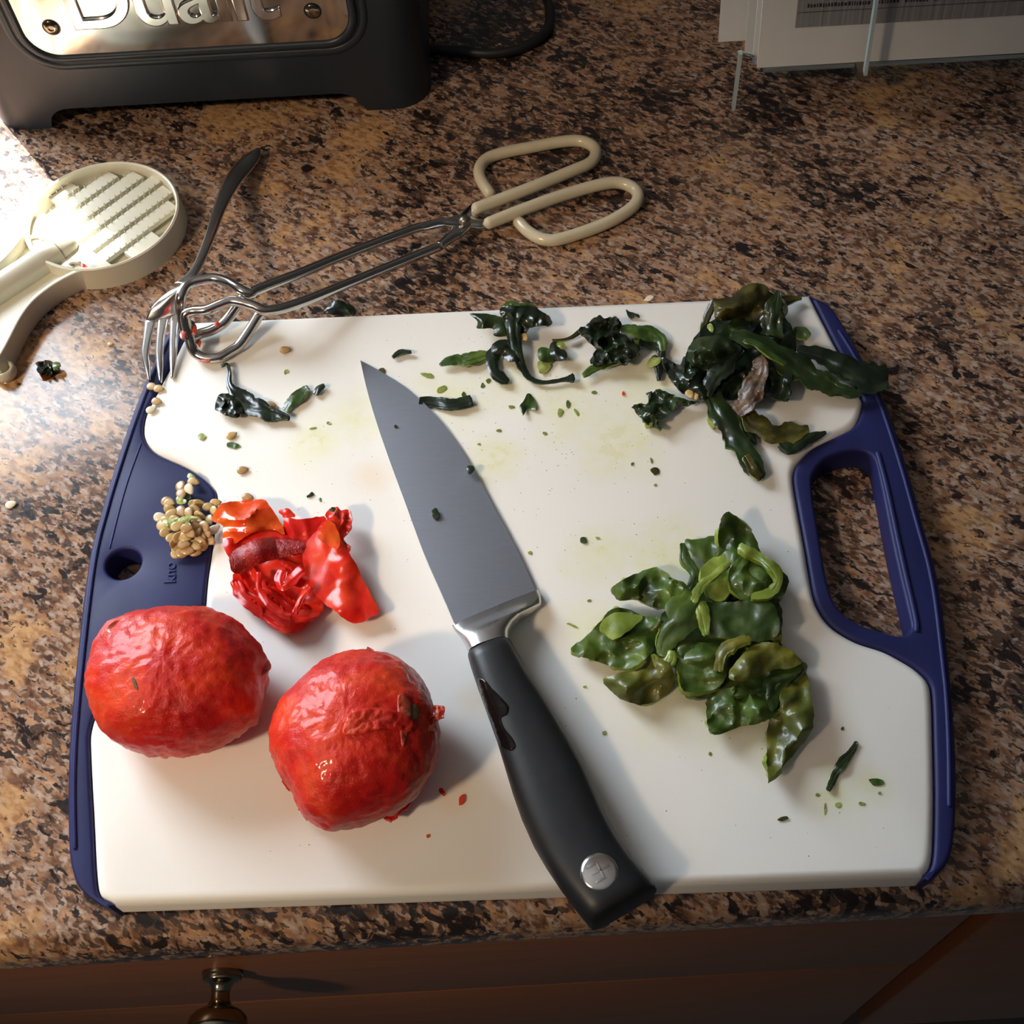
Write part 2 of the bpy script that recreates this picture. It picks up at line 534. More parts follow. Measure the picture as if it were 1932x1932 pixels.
def wet(name, cols, rough=.2, scale=120, bump=.5, bd=.0008, coat=.5, sss=0, sssr=None, spread=(.3, .5, .7), fine=.35):
    X = Mat(name, rough=rough, coat=coat, coat_rough=.07)
    v = X.node('ShaderNodeNewGeometry').outputs['Position']
    n = X.noise(v, scale, 5, .62, .4)
    X.set('color', X.ramp(n, list(zip(spread, cols))))
    X.bump(X.math('ADD', X.noise(v, scale * 4.5, 4, .6), X.math('MULTIPLY', X.noise(v, 1300, 2, .5), fine)), bump, bd)
    if sss:
        X.set('sss', sss); X.set('sss_s', .004); X.set('sss_r', sssr)
    return X.m
K_BLACK = wet('charred_green_skin', ((.004, .006, .004), (.009, .018, .008), (.018, .034, .012)), .30, 60, .25, coat=.3)
K_DARK = wet('dark_green_skin', ((.007, .012, .004), (.015, .032, .009), (.036, .064, .014)), .32, 60, .25, coat=.3)
K_GREEN = wet('green_skin', ((.018, .040, .008), (.045, .095, .016), (.12, .18, .03)), .34, 70, .3, coat=.3)
K_OLIVE = wet('olive_skin', ((.012, .013, .003), (.045, .042, .007), (.14, .12, .02)), .34, 60, .25, coat=.3)
K_PALE = wet('pale_green_flesh', ((.16, .22, .04), (.30, .36, .08), (.42, .46, .16)), .3, 150, .4)
K_PAPER = wet('papery_brown_skin', ((.04, .02, .010), (.10, .055, .028), (.26, .18, .11)), .42, 150, .5, coat=.2)
F_MID = wet('pepper_flesh', ((.018, .040, .004), (.052, .098, .010), (.115, .165, .018)), .42, 60, .40, .0005, .22, sss=.15, sssr=(.4, 1, .1))
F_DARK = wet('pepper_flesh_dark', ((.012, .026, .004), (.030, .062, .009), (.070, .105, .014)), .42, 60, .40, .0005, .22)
F_LIGHT = wet('pepper_flesh_light', ((.10, .15, .015), (.20, .27, .035), (.30, .36, .07)), .42, 70, .40, .0005, .22, sss=.15, sssr=(.4, 1, .1))
F_YEL = wet('pepper_flesh_olive', ((.035, .050, .006), (.09, .10, .010), (.19, .175, .016)), .42, 60, .40, .0005, .22)
_T = Mat('peeled_tomato', rough=.36, spec=.30, sss=.45, sss_s=.006, coat=.22, coat_rough=.10)
_T.set('sss_r', (1, .2, .1))
_tv = _T.node('ShaderNodeNewGeometry').outputs['Position']
_tm = _T.node('ShaderNodeMapping'); _T.nt.links.new(_tv, _tm.inputs['Vector']); _tm.inputs['Rotation'].default_value = (0, 0, .15); _tm.inputs['Scale'].default_value = (.35, 1, 1)
_c = _T.ramp(_T.noise(_tv, 38, 4, .6, .4), [(.34, (.42, .006, .008)), (.5, (.60, .016, .010)), (.66, (.74, .060, .012))])
_f = _T.noise(_tm.outputs[0], 170, 4, .65)
_T.set('color', _T.mix(_T.math('MULTIPLY', _T.val(_f, .50, .72), .30), _c, (.70, .10, .045)))
_T.bump(_T.math('ADD', _T.math('MULTIPLY', _f, .9), _T.math('ADD', _T.noise(_tv, 520, 4, .65), _T.math('MULTIPLY', _T.noise(_tv, 1500, 2), .5))), .55, .0008)
T_FLESH = _T.m
T_SKIN = wet('tomato_skin', ((.52, .006, .006), (.68, .020, .010), (.78, .060, .015)), .27, 60, .2, .0005, .12, .2, (1, .2, .1))
T_ORANGE = wet('tomato_skin_orange', ((.62, .030, .008), (.74, .07, .010), (.82, .16, .02)), .18, 70, .12, .0005, .4, .2, (1, .3, .1))
T_CRIM = wet('tomato_skin_inside', ((.20, .004, .006), (.32, .010, .010), (.46, .02, .02)), .40, 110, .9, .0010, .15)
T_PALE = wet('tomato_flap', ((.45, .03, .02), (.58, .09, .05), (.7, .2, .13)), .25, 140, .5)
for _m in (T_SKIN, T_ORANGE): _m.node_tree.nodes['Principled BSDF'].inputs['Specular IOR Level'].default_value = .32
RIM.update({'pepper_flesh': F_LIGHT, 'pepper_flesh_dark': F_MID, 'pepper_flesh_olive': F_LIGHT, 'olive_skin': K_PALE, 'green_skin': K_PALE, 'dark_green_skin': K_GREEN, 'tomato_skin': T_ORANGE})
SCAR = simple('stem_scar', (.12, .085, .025), .5, .3, 400)
SEED = wet('pepper_seed', ((.42, .26, .09), (.56, .39, .16), (.68, .52, .26)), .36, 160, .15, .0003, .3, .1, (1, .8, .4))
SEED_T = wet('pepper_seed_tan', ((.32, .18, .07), (.46, .28, .11), (.58, .39, .18)), .38, 160, .15, .0003, .3)
SEED_W = wet('pepper_seed_white', ((.70, .62, .44), (.80, .74, .55), (.86, .82, .66)), .36, 160, .15, .0003, .3)
PITH = wet('green_pith', ((.28, .36, .08), (.42, .50, .14), (.56, .62, .30)), .25, 260, .5)
CRUMB = simple('crumb_green', (.22, .23, .06), .5, .4, 300)
EDGE = Mat('acrylic_edge', color=(.62, .78, .82), rough=.15, trans=.25, ior=1.49).m
BROTH = simple('brown_liquor', (.10, .028, .006), .06, .3, 200)
PAPER = simple('paper', (.78, .81, .82), .6, .03, 30)
CLEAR = Mat('clear_acrylic', color=(.72, .86, .90), rough=.06, trans=.85, ior=1.49).m
SLEEVE = Mat('plastic_sleeve', color=(.86, .89, .90), rough=.18, trans=.25, ior=1.3).m

# ------------------------------------------------------------------ setting: counter, wall, cabinet
Y_FRONT = 0.1085
ctop = box('countertop', (-1.9, Y_FRONT, -.036), (1.3, 1.08, 0), GRANITE, bev=.012, seg=5)
tag(ctop, 'brown speckled granite worktop with a rounded polished front edge', 'worktop', kind='structure')

wx0, wx1, wz0, wz1 = -1.40, -0.659, .24, 1.09
wb = empty('wall_back', (0, 1.08, 0)); tag(wb, kind='structure')
box('wall_panel', (-2.6, 1.08, 0), (wx0, 1.18, 1.62), PLASTER, wb)
box('wall_panel', (wx1, 1.08, 0), (2.2, 1.18, 1.62), PLASTER, wb)
box('wall_panel', (wx0, 1.08, wz1), (wx1, 1.18, 1.62), PLASTER, wb)
box('wall_panel', (wx0, 1.08, 0), (wx1, 1.18, wz0), PLASTER, wb)

ceil = box('ceiling', (-2.6, -1.6, 1.62), (2.2, 1.18, 1.70), PLASTER); tag(ceil, kind='structure')

# base cabinet: carcass, two drawer columns and a knob
YF = .125
cab = empty('base_cabinet', (0, YF, -.70))
tag(cab, 'reddish brown wooden base cabinet below the granite worktop', 'cabinet')
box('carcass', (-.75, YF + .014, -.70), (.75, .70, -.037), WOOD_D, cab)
dl = box('drawer_front', (-.48, YF, -.2185), (.1968, YF + .020, -.045), WOOD, cab, bev=.0015)
box('drawer_front', (-.48, YF, -.45), (.1955, YF + .020, -.2203), WOOD, cab, bev=.0015)
box('drawer_front', (.2115, YF, -.45), (.70, YF + .020, -.045), WOOD, cab, bev=.002)
box('face_frame_stile', (.1955, YF + .010, -.45), (.2120, YF + .022, -.040), WOOD, cab)
kb = P(420, 1835, -.135); kz = kb.z
lathe('knob', [(.009, -.002), (.0102, 0), (.0104, .0016), (.0096, .0024), (.0098, .0032), (.0094, .0044), (.0066, .0052), (.0050, .0075), (.0045, .0105),
               (.0048, .0135), (.0062, .0160), (.0080, .0170), (.0112, .0185), (.0140, .0215), (.0150, .0255), (.0140, .0295), (.0105, .0325), (.005, .0340), (.001, .0343)],
      (kb.x, YF, kz), (0, -1, 0), BRASS, cab)
cab.children[-1]['label'] = 'turned antique metal drawer knob'

# ------------------------------------------------------------------ cutting board
c5r = crop(1450, 520, 2.415)
white_right = c5r([(190, 80), (350, 390), (425, 545), (432, 580), (415, 645), (380, 690), (300, 730), (200, 780), (150, 830), (120, 880), (117, 940),
                   (135, 1050), (170, 1240), (205, 1440), (240, 1530), (300, 1600), (400, 1660), (520, 1700), (600, 1740), (680, 1790), (735, 1850), (750, 1932)])
white_right += [(1763, 1400), (1765, 1500), (1763, 1600), (1757, 1635), (1742, 1655)]
white_left = [(212, 1706), (186, 1690), (178, 1650), (173, 1550), (167, 1430), (168, 1375), (190, 1325), (240, 1288), (310, 1258), (350, 1225), (373, 1190),
              (383, 1149), (389, 1090), (400, 1013), (407, 938), (398, 916), (379, 898), (348, 879), (305, 860), (283, 845), (271, 826), (268, 808),
              (272, 783), (283, 758), (317, 693), (345, 637), (364, 604)]
def smooth_px(pts, n=4): return [p[:2] for p in catmull(pts, n)]
WR = smooth_px(white_right); WL = smooth_px(white_left)
xy = lambda pts, z=ZT: [tuple(P(u, v, z)[:2]) for u, v in pts]
board = empty('cutting_board', (P(960, 1150).x, P(960, 1150).y, 0))
tag(board, 'white plastic cutting board with navy blue rubber grips at both ends', 'cutting board')
plate('board_panel', xy(WR) + xy(WL), .003, ZT, BOARD, board, bev=.0042, seg=5)
outer_left = [(336, 604), (318, 622), (298, 662), (273, 718), (244, 792), (214, 882), (190, 962), (165, 1062), (142, 1250), (129, 1400), (126, 1500), (128, 1600), (135, 1645),
              (148, 1674), (174, 1698), (204, 1711)]
OL = smooth_px(outer_left)
def circ(u, v, rm, n=28):
    c = P(u, v); return [(c.x + rm * cos(2 * pi * k / n), c.y + rm * sin(2 * pi * k / n)) for k in range(n)]
gl = plate('grip', xy(OL) + xy(WL), .0006, ZT - .0006, BLUE, board, holes=[circ(232, 1062, .0082)], bev=.0016, seg=3)
gl['label'] = 'navy rubber grip with a round hanging hole'
outer_right = [(1742, 1660)] + [(1768, 1650), (1790, 1625), (1801, 1585), (1806, 1500), (1804, 1400), (1798, 1320)] + \
    c5r([(830, 1800), (780, 1400), (700, 1100), (630, 850), (530, 560), (420, 350), (320, 180), (270, 120), (205, 92)])
OR = smooth_px(outer_right)
hole_r = [(1533, 915), (1540, 885), (1562, 862), (1600, 850), (1632, 850), (1650, 864), (1660, 900), (1688, 1040), (1716, 1160), (1719, 1183), (1704, 1197),
          (1668, 1191), (1620, 1174), (1583, 1146), (1563, 1100), (1547, 1010)]
gr = plate('grip', xy(WR) + xy(OR), .0006, ZT - .0006, BLUE, board, holes=[xy([p[:2] for p in catmull(hole_r, 4, True)])], bev=.0020, seg=4)
gr['label'] = 'navy rubber grip with a long carrying slot'
# raised outer lips on the grips
def lip(path, off, rad, par):
    pts = catmull(path, 5)
    tube('grip_ridge', [P(u + off, v, ZT - .0008) for u, v in [p[:2] for p in pts]], rad, BLUE2, par, seg=8)
lip([(331, 618), (309, 662), (285, 718), (257, 792), (227, 882), (203, 962), (179, 1062), (156, 1250), (143, 1400), (140, 1500), (142, 1600)], 0, .0011, board)
lip([(1583, 625), (1612, 672), (1656, 752), (1697, 872), (1726, 975), (1759, 1100), (1780, 1265), (1786, 1330), (1790, 1420), (1791, 1520)], 0, .0011, board)
lip([(262, 838), (238, 905), (222, 960), (203, 1035)], 4, .0006, board)
lip([(1655, 856), (1672, 920), (1700, 1050), (1726, 1165), (1728, 1190)], 1, .0014, board)
def text_mesh(name, s, size, ext, bev, mat, parent, origin, xdir, ydir, space=1.0):
    cu = bpy.data.curves.new(name, 'FONT'); cu.body = s; cu.size = size; cu.extrude = ext; cu.bevel_depth = bev; cu.bevel_resolution = 2; cu.space_character = space
    tmp = bpy.data.objects.new(name, cu); COL.objects.link(tmp)
    bpy.context.view_layer.update()
    me = bpy.data.meshes.new_from_object(tmp.evaluated_get(bpy.context.evaluated_depsgraph_get()))
    bpy.data.objects.remove(tmp)
    X = Vector(xdir).normalized(); Y = Vector(ydir).normalized(); Z = X.cross(Y)
    for v in me.vertices: v.co = Vector(origin) + X * v.co.x + Y * v.co.y + Z * v.co.z
    me.materials.clear()
    o = link(name, me, mat, parent)
    return sharp(o, 35)
pa, pb = P(333, 1112), P(333, 1060)
text_mesh('embossed_letters', 'kno', .0075, .0003, .00015, BLUE2, board, P(331, 1100, ZT - .0005), (pb - pa), Vector((-1, 0, 0)))

# ------------------------------------------------------------------ toaster
tx0, tx1, ty0, ty1, tzt = -.334, -.056, .612, .93, .205
toaster = empty('toaster', ((tx0 + tx1) / 2, (ty0 + ty1) / 2, 0))
tag(toaster, 'charcoal grey toaster with an embossed steel end plate at the back of the counter', 'toaster')
def rrect(x0, x1, y0, y1, r, n=10):
    pts = []
    for cx_, cy_, a0 in ((x1 - r, y0 + r, -pi / 2), (x1 - r, y1 - r, 0), (x0 + r, y1 - r, pi / 2), (x0 + r, y0 + r, pi)):
        for k in range(n + 1):
            a = a0 + (pi / 2) * k / n; pts.append((cx_ + r * cos(a), cy_ + r * sin(a)))
    out = []
    for i in range(len(pts)):                       # subdivide the straight runs
        a, b = Vector(pts[i]), Vector(pts[(i + 1) % len(pts)])
        k = max(1, int((b - a).length / .003))
        out += [tuple(a.lerp(b, j / k)) for j in range(k)]
    return out
per = rrect(tx0, tx1, ty0, ty1, .022)
def foot_h(x, y):
    ax_, ay_ = min(x - (-.2965), (-.0985) - x), min(y - (ty0 + .045), (ty1 - .045) - y)
    onfront = y < ty0 + .012 or y > ty1 - .012
    d = ax_ if onfront else ay_
    h = .0140
    if d <= 0: return 0.0
    return h * sqrt(max(0, 1 - (1 - min(1, d / .016)) ** 2.2))
levels = [0, .02, .05, .09, .12, .15, .175]
verts, faces = [], []
np_ = len(per)
for i, z in enumerate(levels):
    for x, y in per: verts.append((x, y, foot_h(x, y) if i == 0 else z))
cxm, cym = (tx0 + tx1) / 2, (ty0 + ty1) / 2
for k in range(1, 8):
    a = k / 7 * pi / 2; ins = .03 * (1 - cos(a)); z = .175 + .03 * sin(a)
    sx = 1 - ins / ((tx1 - tx0) / 2); sy = 1 - ins / ((ty1 - ty0) / 2)
    for x, y in per: verts.append((cxm + (x - cxm) * sx, cym + (y - cym) * sy, z))
nl = len(verts) // np_
for i in range(nl - 1):
    for k in range(np_):
        faces.append((i * np_ + k, i * np_ + (k + 1) % np_, (i + 1) * np_ + (k + 1) % np_, (i + 1) * np_ + k))
faces.append(tuple((nl - 1) * np_ + k for k in range(np_)))
mesh_obj('body', verts, faces, CHAR, toaster)
box('underside', (tx0 + .01, ty0 + .008, .016), (tx1 - .01, ty1 - .008, .022), DARK, toaster)
for k in range(2):
    box('bread_slot', (tx0 + .05, ty0 + .045 + k * .06, .2045), (tx1 - .05, ty0 + .078 + k * .06, .2062), DARK, toaster)
def rr_xz(x0, x1, z0, z1, r, n=8):
    pts = []
    for cx_, cz_, a0 in ((x1 - r, z0 + r, -pi / 2), (x1 - r, z1 - r, 0), (x0 + r, z1 - r, pi / 2), (x0 + r, z0 + r, pi)):
        for k in range(n + 1):
            a = a0 + (pi / 2) * k / n; pts.append((cx_ + r * cos(a), cz_ + r * sin(a)))
    return pts
def plate_xz(name, outer, y0, y1, mat, parent, bev=0):
    V, Fc = fill2d(outer); n = len(V)
    Fc = [f if (V[f[1]] - V[f[0]]).cross(V[f[2]] - V[f[0]]) > 0 else f[::-1] for f in Fc]
    vv = [(v.x, y0, v.y) for v in V] + [(v.x, y1, v.y) for v in V]
    ff = list(Fc) + [tuple(i + n for i in f[::-1]) for f in Fc]
    ed = {(f[i], f[(i + 1) % len(f)]) for f in Fc for i in range(len(f))}
    ff += [(b, a, a + n, b + n) for a, b in ed if (b, a) not in ed]
    o = mesh_obj(name, vv, ff, mat, parent)
    if bev: bevel(o, bev)
    else: sharp(o)
    return o
ep = plate_xz('end_plate', rr_xz(-.2865, -.0965, .0525, .165, .017), ty0 - .0012, ty0 + .002, PLATE, toaster, .0006)
ring = rr_xz(-.2890, -.0940, .0500, .1675, .0195)
tube('plate_bezel', [Vector((x, ty0 - .0002, z)) for x, z in ring], .0026, CHAR, toaster, seg=10, closed=True)
ring2 = rr_xz(-.2950, -.0880, .0440, .1730, .025)
tube('plate_bezel', [Vector((x, ty0 + .0022, z)) for x, z in ring2], .0034, CHAR, toaster, seg=10, closed=True)
text_mesh('embossed_letters', 'Dualit', .056, .0008, .0010, PLATE, toaster, (-.2590, ty0 - .0010, .0700), (1, 0, .0), (0, 0, 1), .90)
for u, v in ((97, 51), (590, 20)):
    c = Py(u, v, ty0 - .001)
    s = lathe('screw', [(.0042, 0), (.0042, .0006), (.0032, .0014), (.0018, .0016), (.0016, .0008), (.0004, .0008)], (c.x, ty0 - .0012, c.z), (0, -1, 0), BRASS, toaster, 20)
    w_ = lathe('screw_recess', [(.0052, 0), (.0052, .0003), (.0001, .0003)], (c.x, ty0 - .0010, c.z), (0, -1, 0), CHAR_D, toaster, 20)
cc = crop(800, 0, 6.44)
cp = [(760, 70), (790, 88)] + cc([(450, 620), (800, 650), (1100, 610), (1350, 500), (1500, 350), (1530, 150), (1500, 0)]) + [(1020, -50), (980, -90)]
cp = catmull(cp, 6)
tube('power_cord', [P(u, v, .0036) for u, v in cp], .0032, CHAR_D, toaster, seg=10)

# ------------------------------------------------------------------ papers in a clear stand
st = empty('paper_stand', (.23, .61, 0))
tag(st, 'clear acrylic stand holding upright papers in the back right corner', 'paper stand')
LEAN = radians(14)
def lean_pt(x, y0, z, zb=.030): return (x, y0 + (z - zb) * tan(LEAN), z)
def slab(name, x0, x1, y0, z0, z1, th, mat, parent=None, zb=.030, sk=0.0, bevw=0):
    v = []
    for dy in (0, th):
        for x, z in ((x0, z0), (x1, z0 + sk), (x1, z1), (x0, z1)):
            q = lean_pt(x, y0 + dy, z, zb); v.append(q)
    f = [(0, 1, 2, 3), (7, 6, 5, 4), (0, 4, 5, 1), (1, 5, 6, 2), (2, 6, 7, 3), (3, 7, 4, 0)]
    o = mesh_obj(name, v, f, mat, parent, smooth=False)
    return o
# stand: back panel, tray floor, side leg, front strip
box('tray', (.150, .600, .0205), (.395, .640, .0240), CLEAR, st, bev=.0008)
slab('back_panel', .150, .395, .634, .028, .24, .003, CLEAR, st)
a = P(1384, 206, 0); b = Py(1388, 112, a.y)
box('leg', (a.x - .0009, a.y - .001, 0), (a.x + .0009, a.y + .003, b.z + .004), EDGE, st)
box('leg', (.380, a.y - .001, 0), (.3826, a.y + .010, .032), CLEAR, st)
tube('cross_rod', [(a.x, a.y + .006, b.z), (.15, a.y + .016, .0245)], .0016, CLEAR, st, seg=8)
fx = Py(1628, 118, .590).x
slab('front_strip', fx - .0010, fx + .0010, .580, .030, .22, .004, EDGE, st)
box('strip_foot', (fx - .004, .582, .0262), (fx + .004, .592, .031), PIVOT, st)
def print_mat():
    X = Mat('printed_table', rough=.5); v = X.coord('Object')
    sx = X.node('ShaderNodeSeparateXYZ'); X.nt.links.new(v, sx.inputs[0])
    n = X.noise(X.coord('Object', scale=(1, .01, .01)), 420, 2, .7)
    cl = X.val(X.math('ABSOLUTE', X.math('SUBTRACT', X.math('FRACT', X.math('MULTIPLY', sx.outputs[0], 42)), .5)), .47, .49)
    c = X.ramp(n, [(.35, (.22, .23, .24)), (.65, (.34, .355, .37))])
    c = X.mix(X.math('MULTIPLY', cl, .45), c, (.10, .10, .11))
    X.set('color', c); return X.m
PRINT = print_mat()
INK = simple('print_ink', (.03, .03, .035), .6)
papers = [('white sheet of paper at the back of the stand, sticking out furthest left', .1235, .36, .6155, .033, 0, PAPER),
          ('clear plastic sleeve wrapped round the middle papers in the stand', .1390, .375, .6085, .0272, -.003, SLEEVE),
          ('pale sheet of paper lying between the sleeve and the printed sheet', .1435, .385, .6035, .0248, 0, PAPER),
          ('printed sheet with a grey table, frontmost in the clear stand', .1455, .392, .5985, .0258, 0, PAPER)]
for lab, x0, x1, y0, z0, sk, mt in papers:
    nm = 'plastic_sleeve' if mt is SLEEVE else 'paper_sheet'
    o = slab(nm, x0, x1, y0, z0, z0 + .21, .0012, mt, None, z0, sk)
    tag(o, lab, 'sleeve' if mt is SLEEVE else 'paper')
    if 'grey table' in lab:
        pr = slab('printed_table', .1660, .388, y0 - .0004, z0 + .0225, z0 + .19, .0003, PRINT, None, z0)
        pr.parent = o; pr.location -= o.location
        # short unreadable words printed along one line, and thin ruled lines
        vv, ff = [], []
        def rect(xa, xb, za, zb_):
            i = len(vv)
            for x, z in ((xa, za), (xb, za), (xb, zb_), (xa, zb_)): vv.append(lean_pt(x, y0 - .0007, z, z0))
            ff.append((i, i + 1, i + 2, i + 3))
        x = .1720
        while x < .385:
            wd = random.uniform(.0006, .0016)
            rect(x, x + wd, z0 + .0335 + random.uniform(0, .0003), z0 + .0357 + random.uniform(-.0003, .0003))
            x += wd + (.0007 if random.random() < .85 else .0035)
        for zz in (.0310, .0385, .047, .055):
            rect(.167, .387, z0 + zz, z0 + zz + .0003)
        pt = mesh_obj('printed_text', vv, ff, INK, None, False); pt.parent = o; pt.location -= o.location

# ------------------------------------------------------------------ slotted cream tool
tool = empty('slotted_kitchen_tool', (P(193, 408, 0).x, P(193, 408, 0).y, 0))
tag(tool, 'cream plastic kitchen tool with a round slotted toothed head and long handle', 'kitchen tool')
ZR = .0145
hc = (P(48, 402, ZR) + P(334, 408, ZR)) / 2; HR = (P(334, 408, ZR) - P(48, 402, ZR)).length / 2
hc2 = Vector((hc.x, (P(196, 304, ZR).y + P(196, 304, ZR).y - 2 * HR) / 2, 0))
hc = Vector((hc.x, hc2.y, 0))
lathe('head_rim', [(HR - .0030, .004), (HR - .0022, ZR - .0006), (HR - .0012, ZR), (HR - .0003, ZR - .0006), (HR + .0006, .0), (HR - .003, 0), (HR - .0032, .002)], hc, (0, 0, 1), TOOL, tool, 72)
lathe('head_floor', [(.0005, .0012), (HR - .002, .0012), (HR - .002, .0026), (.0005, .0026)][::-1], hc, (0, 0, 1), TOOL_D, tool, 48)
ct = crop(0, 280, 4.2)
ZP = .0095
def cpt(x, y, z=ZP):
    u, v = ct([(x, y)])[0]; return P(u, v, z)
sd = (cpt(1000, 190) - cpt(440, 590)); sd.z = 0; sd.normalize()
sn = Vector((sd.y, -sd.x, 0))                  # across the slots, towards the viewer
starts = [(300, 430), (340, 522), (440, 592), (540, 672), (640, 742), (745, 822), (850, 897)]
so_ = [sn.dot(cpt(x, y) - hc) for x, y in starts]
s0 = [sd.dot(cpt(x, y) - hc) for x, y in starts]
RI = HR - .0024
def chord(o): return sqrt(max(0, RI * RI - o * o))
slot_w = .0030
edges = [-RI * .97] + [o for o in so_] + [RI * .97]
# flat web that joins the slats on the handle side
web = []
arc = [hc + Vector((cos(a), sin(a), 0)) * RI for a in [k * 2 * pi / 96 for k in range(96)]]
def s_line(o):
    # start of the slots as a function of the offset across them
    if o <= so_[0]: return s0[0]
    for i in range(len(so_) - 1):
        if o <= so_[i + 1]:
            t = (o - so_[i]) / (so_[i + 1] - so_[i]); return s0[i] + (s0[i + 1] - s0[i]) * t
    return s0[-1]
wl = [(s_line(o), o) for o in [(-.80 + 1.60 * k / 12) * RI for k in range(13)]]
lo_, hi_ = wl[0], wl[-1]
pts = [hc + sd * min(s, chord(o) * .98) + sn * o for s, o in wl]
N = 24
a1 = [( -chord(o), o) for o in [hi_[1] + (lo_[1] - hi_[1]) * k / N for k in range(N + 1)]]
web = [tuple((p)[:2]) for p in pts] + [tuple((hc + sd * s + sn * o)[:2]) for s, o in a1]
plate('head_web', web, ZP - .0025, ZP, TOOL, tool, bev=.0004)
for i in range(len(edges) - 1):
    oa = edges[i] + (slot_w / 2 if i else 0); ob = edges[i + 1] - (slot_w / 2 if i < len(edges) - 2 else 0)
    om = (oa + ob) / 2
    la, lb = s_line(om) - .0015, min(chord(oa), chord(ob)) + .0006
    if i == 0: la = -chord(oa) * .9
    la = max(la, -chord(max(abs(oa), abs(ob))) * .95)
    if lb - la < .006: la = -chord(max(abs(oa), abs(ob))) * .8
    q = [hc + sd * la + sn * oa, hc + sd * min(lb, chord(oa)) + sn * oa, hc + sd * min(lb, chord(ob)) + sn * ob, hc + sd * la + sn * ob]
    sl = plate('slat', [tuple(p[:2]) for p in q][::-1], ZP - .0030, ZP - .0002, TOOL, tool, bev=.0004)
    vv, ff = [], []
    L = lb - la; k = int(L / .0042)
    for j in range(k):
        for side, o in ((0, oa + .0003), (1, ob - .0003)):
            c = hc + sd * (la + .002 + (j + .5 * side) * .0042) + sn * o
            b0 = len(vv); r = .00055
            vv += [c + Vector((-r, -r, ZP - .001)), c + Vector((r, -r, ZP - .001)), c + Vector((r, r, ZP - .001)), c + Vector((-r, r, ZP - .001)),
                   c + sn * (-.0005 if side == 0 else .0005) + Vector((0, 0, ZP + .0020))]
            ff += [(b0, b0 + 1, b0 + 4), (b0 + 1, b0 + 2, b0 + 4), (b0 + 2, b0 + 3, b0 + 4), (b0 + 3, b0, b0 + 4)]
    if vv:
        te = mesh_obj('teeth', vv, ff, TOOL, tool, False); te.parent = sl; te.location = (0, 0, 0)
        tag(te, kind='stuff')
# handle floor, side walls, tube, clips and hanging loop
right_w = ct([(725, 950), (640, 962), (560, 990), (400, 1080), (250, 1200), (150, 1330), (70, 1480), (0, 1610), (-60, 1690)])
left_w = ct([(205, 575), (185, 640), (150, 710), (60, 825), (0, 890), (-120, 990), (-330, 1150), (-520, 1300)])
RW, LW = catmull(right_w, 5), catmull(left_w, 5)
fl = [tuple(P(u, v, .007)[:2]) for u, v in RW] + [tuple(P(u, v, .007)[:2]) for u, v in [(-70, 700), (-110, 670)]] + [tuple(P(u, v, .007)[:2]) for u, v in LW[::-1]]
plate('handle_floor', fl, .0050, .0068, TOOL, tool)
def wall(name, path, z0, z1, th, mat, parent):
    pts = [P(u, v, z1) for u, v in path]; vv, ff = [], []
    for i, p in enumerate(pts):
        t = pts[min(i + 1, len(pts) - 1)] - pts[max(i - 1, 0)]; t.z = 0; t.normalize(); n_ = Vector((-t.y, t.x, 0)) * th / 2
        for q, z in ((p - n_, z0), (p - n_, z1), (p + n_, z1), (p + n_, z0)): vv.append((q.x, q.y, z))
    for i in range(len(pts) - 1):
        for k in range(4): ff.append((i * 4 + k, i * 4 + (k + 1) % 4, i * 4 + 4 + (k + 1) % 4, i * 4 + 4 + k))
    L = (len(pts) - 1) * 4; ff += [(3, 2, 1, 0), (L, L + 1, L + 2, L + 3)]
    return bevel(mesh_obj(name, vv, ff, mat, parent), .0006, 2)
wall('handle_side', RW, 0, ZR - .0008, .0026, TOOL, tool)
wall('handle_side', LW, 0, ZR - .0008, .0026, TOOL, tool)
ta = cpt(535, 770, .0095); tb = cpt(-260, 1285, .0095)
tube('handle_tube', [ta.lerp(tb, k / 12) for k in range(13)], [.0072, .0078] + [.0080] * 11, TOOL, tool, seg=28)
tube('tube_seam', [ta.lerp(tb, .10) + Vector((0, 0, .0)) + (Vector((tb - ta).normalized()).cross(Vector((0, 0, 1))) * (.00812 * cos(a)) + Vector((0, 0, .00812 * sin(a)))) for a in [k * pi / 16 for k in range(17)]], .00016, PIVOT, tool, seg=6)
for (x, y), an in (((265, 700), .2), ((585, 905), .9)):
    c = cpt(x, y, .0125)
    tube('clip', [c + Vector((.0035 * cos(t + an), .0022 * sin(t + an), -.002)) for t in [k * pi / 8 for k in range(10)]], .0011, TOOL, tool, seg=8)
lc = P(7, 700, .0042)
lo2 = [lc + Vector((.0052 * cos(t), .0050 * sin(t), 0)) for t in [k * 2 * pi / 28 for k in range(28)]]
tube('hanging_loop', lo2, .0013, TOOL, tool, seg=10, closed=True, flat=[2.6] * 28)

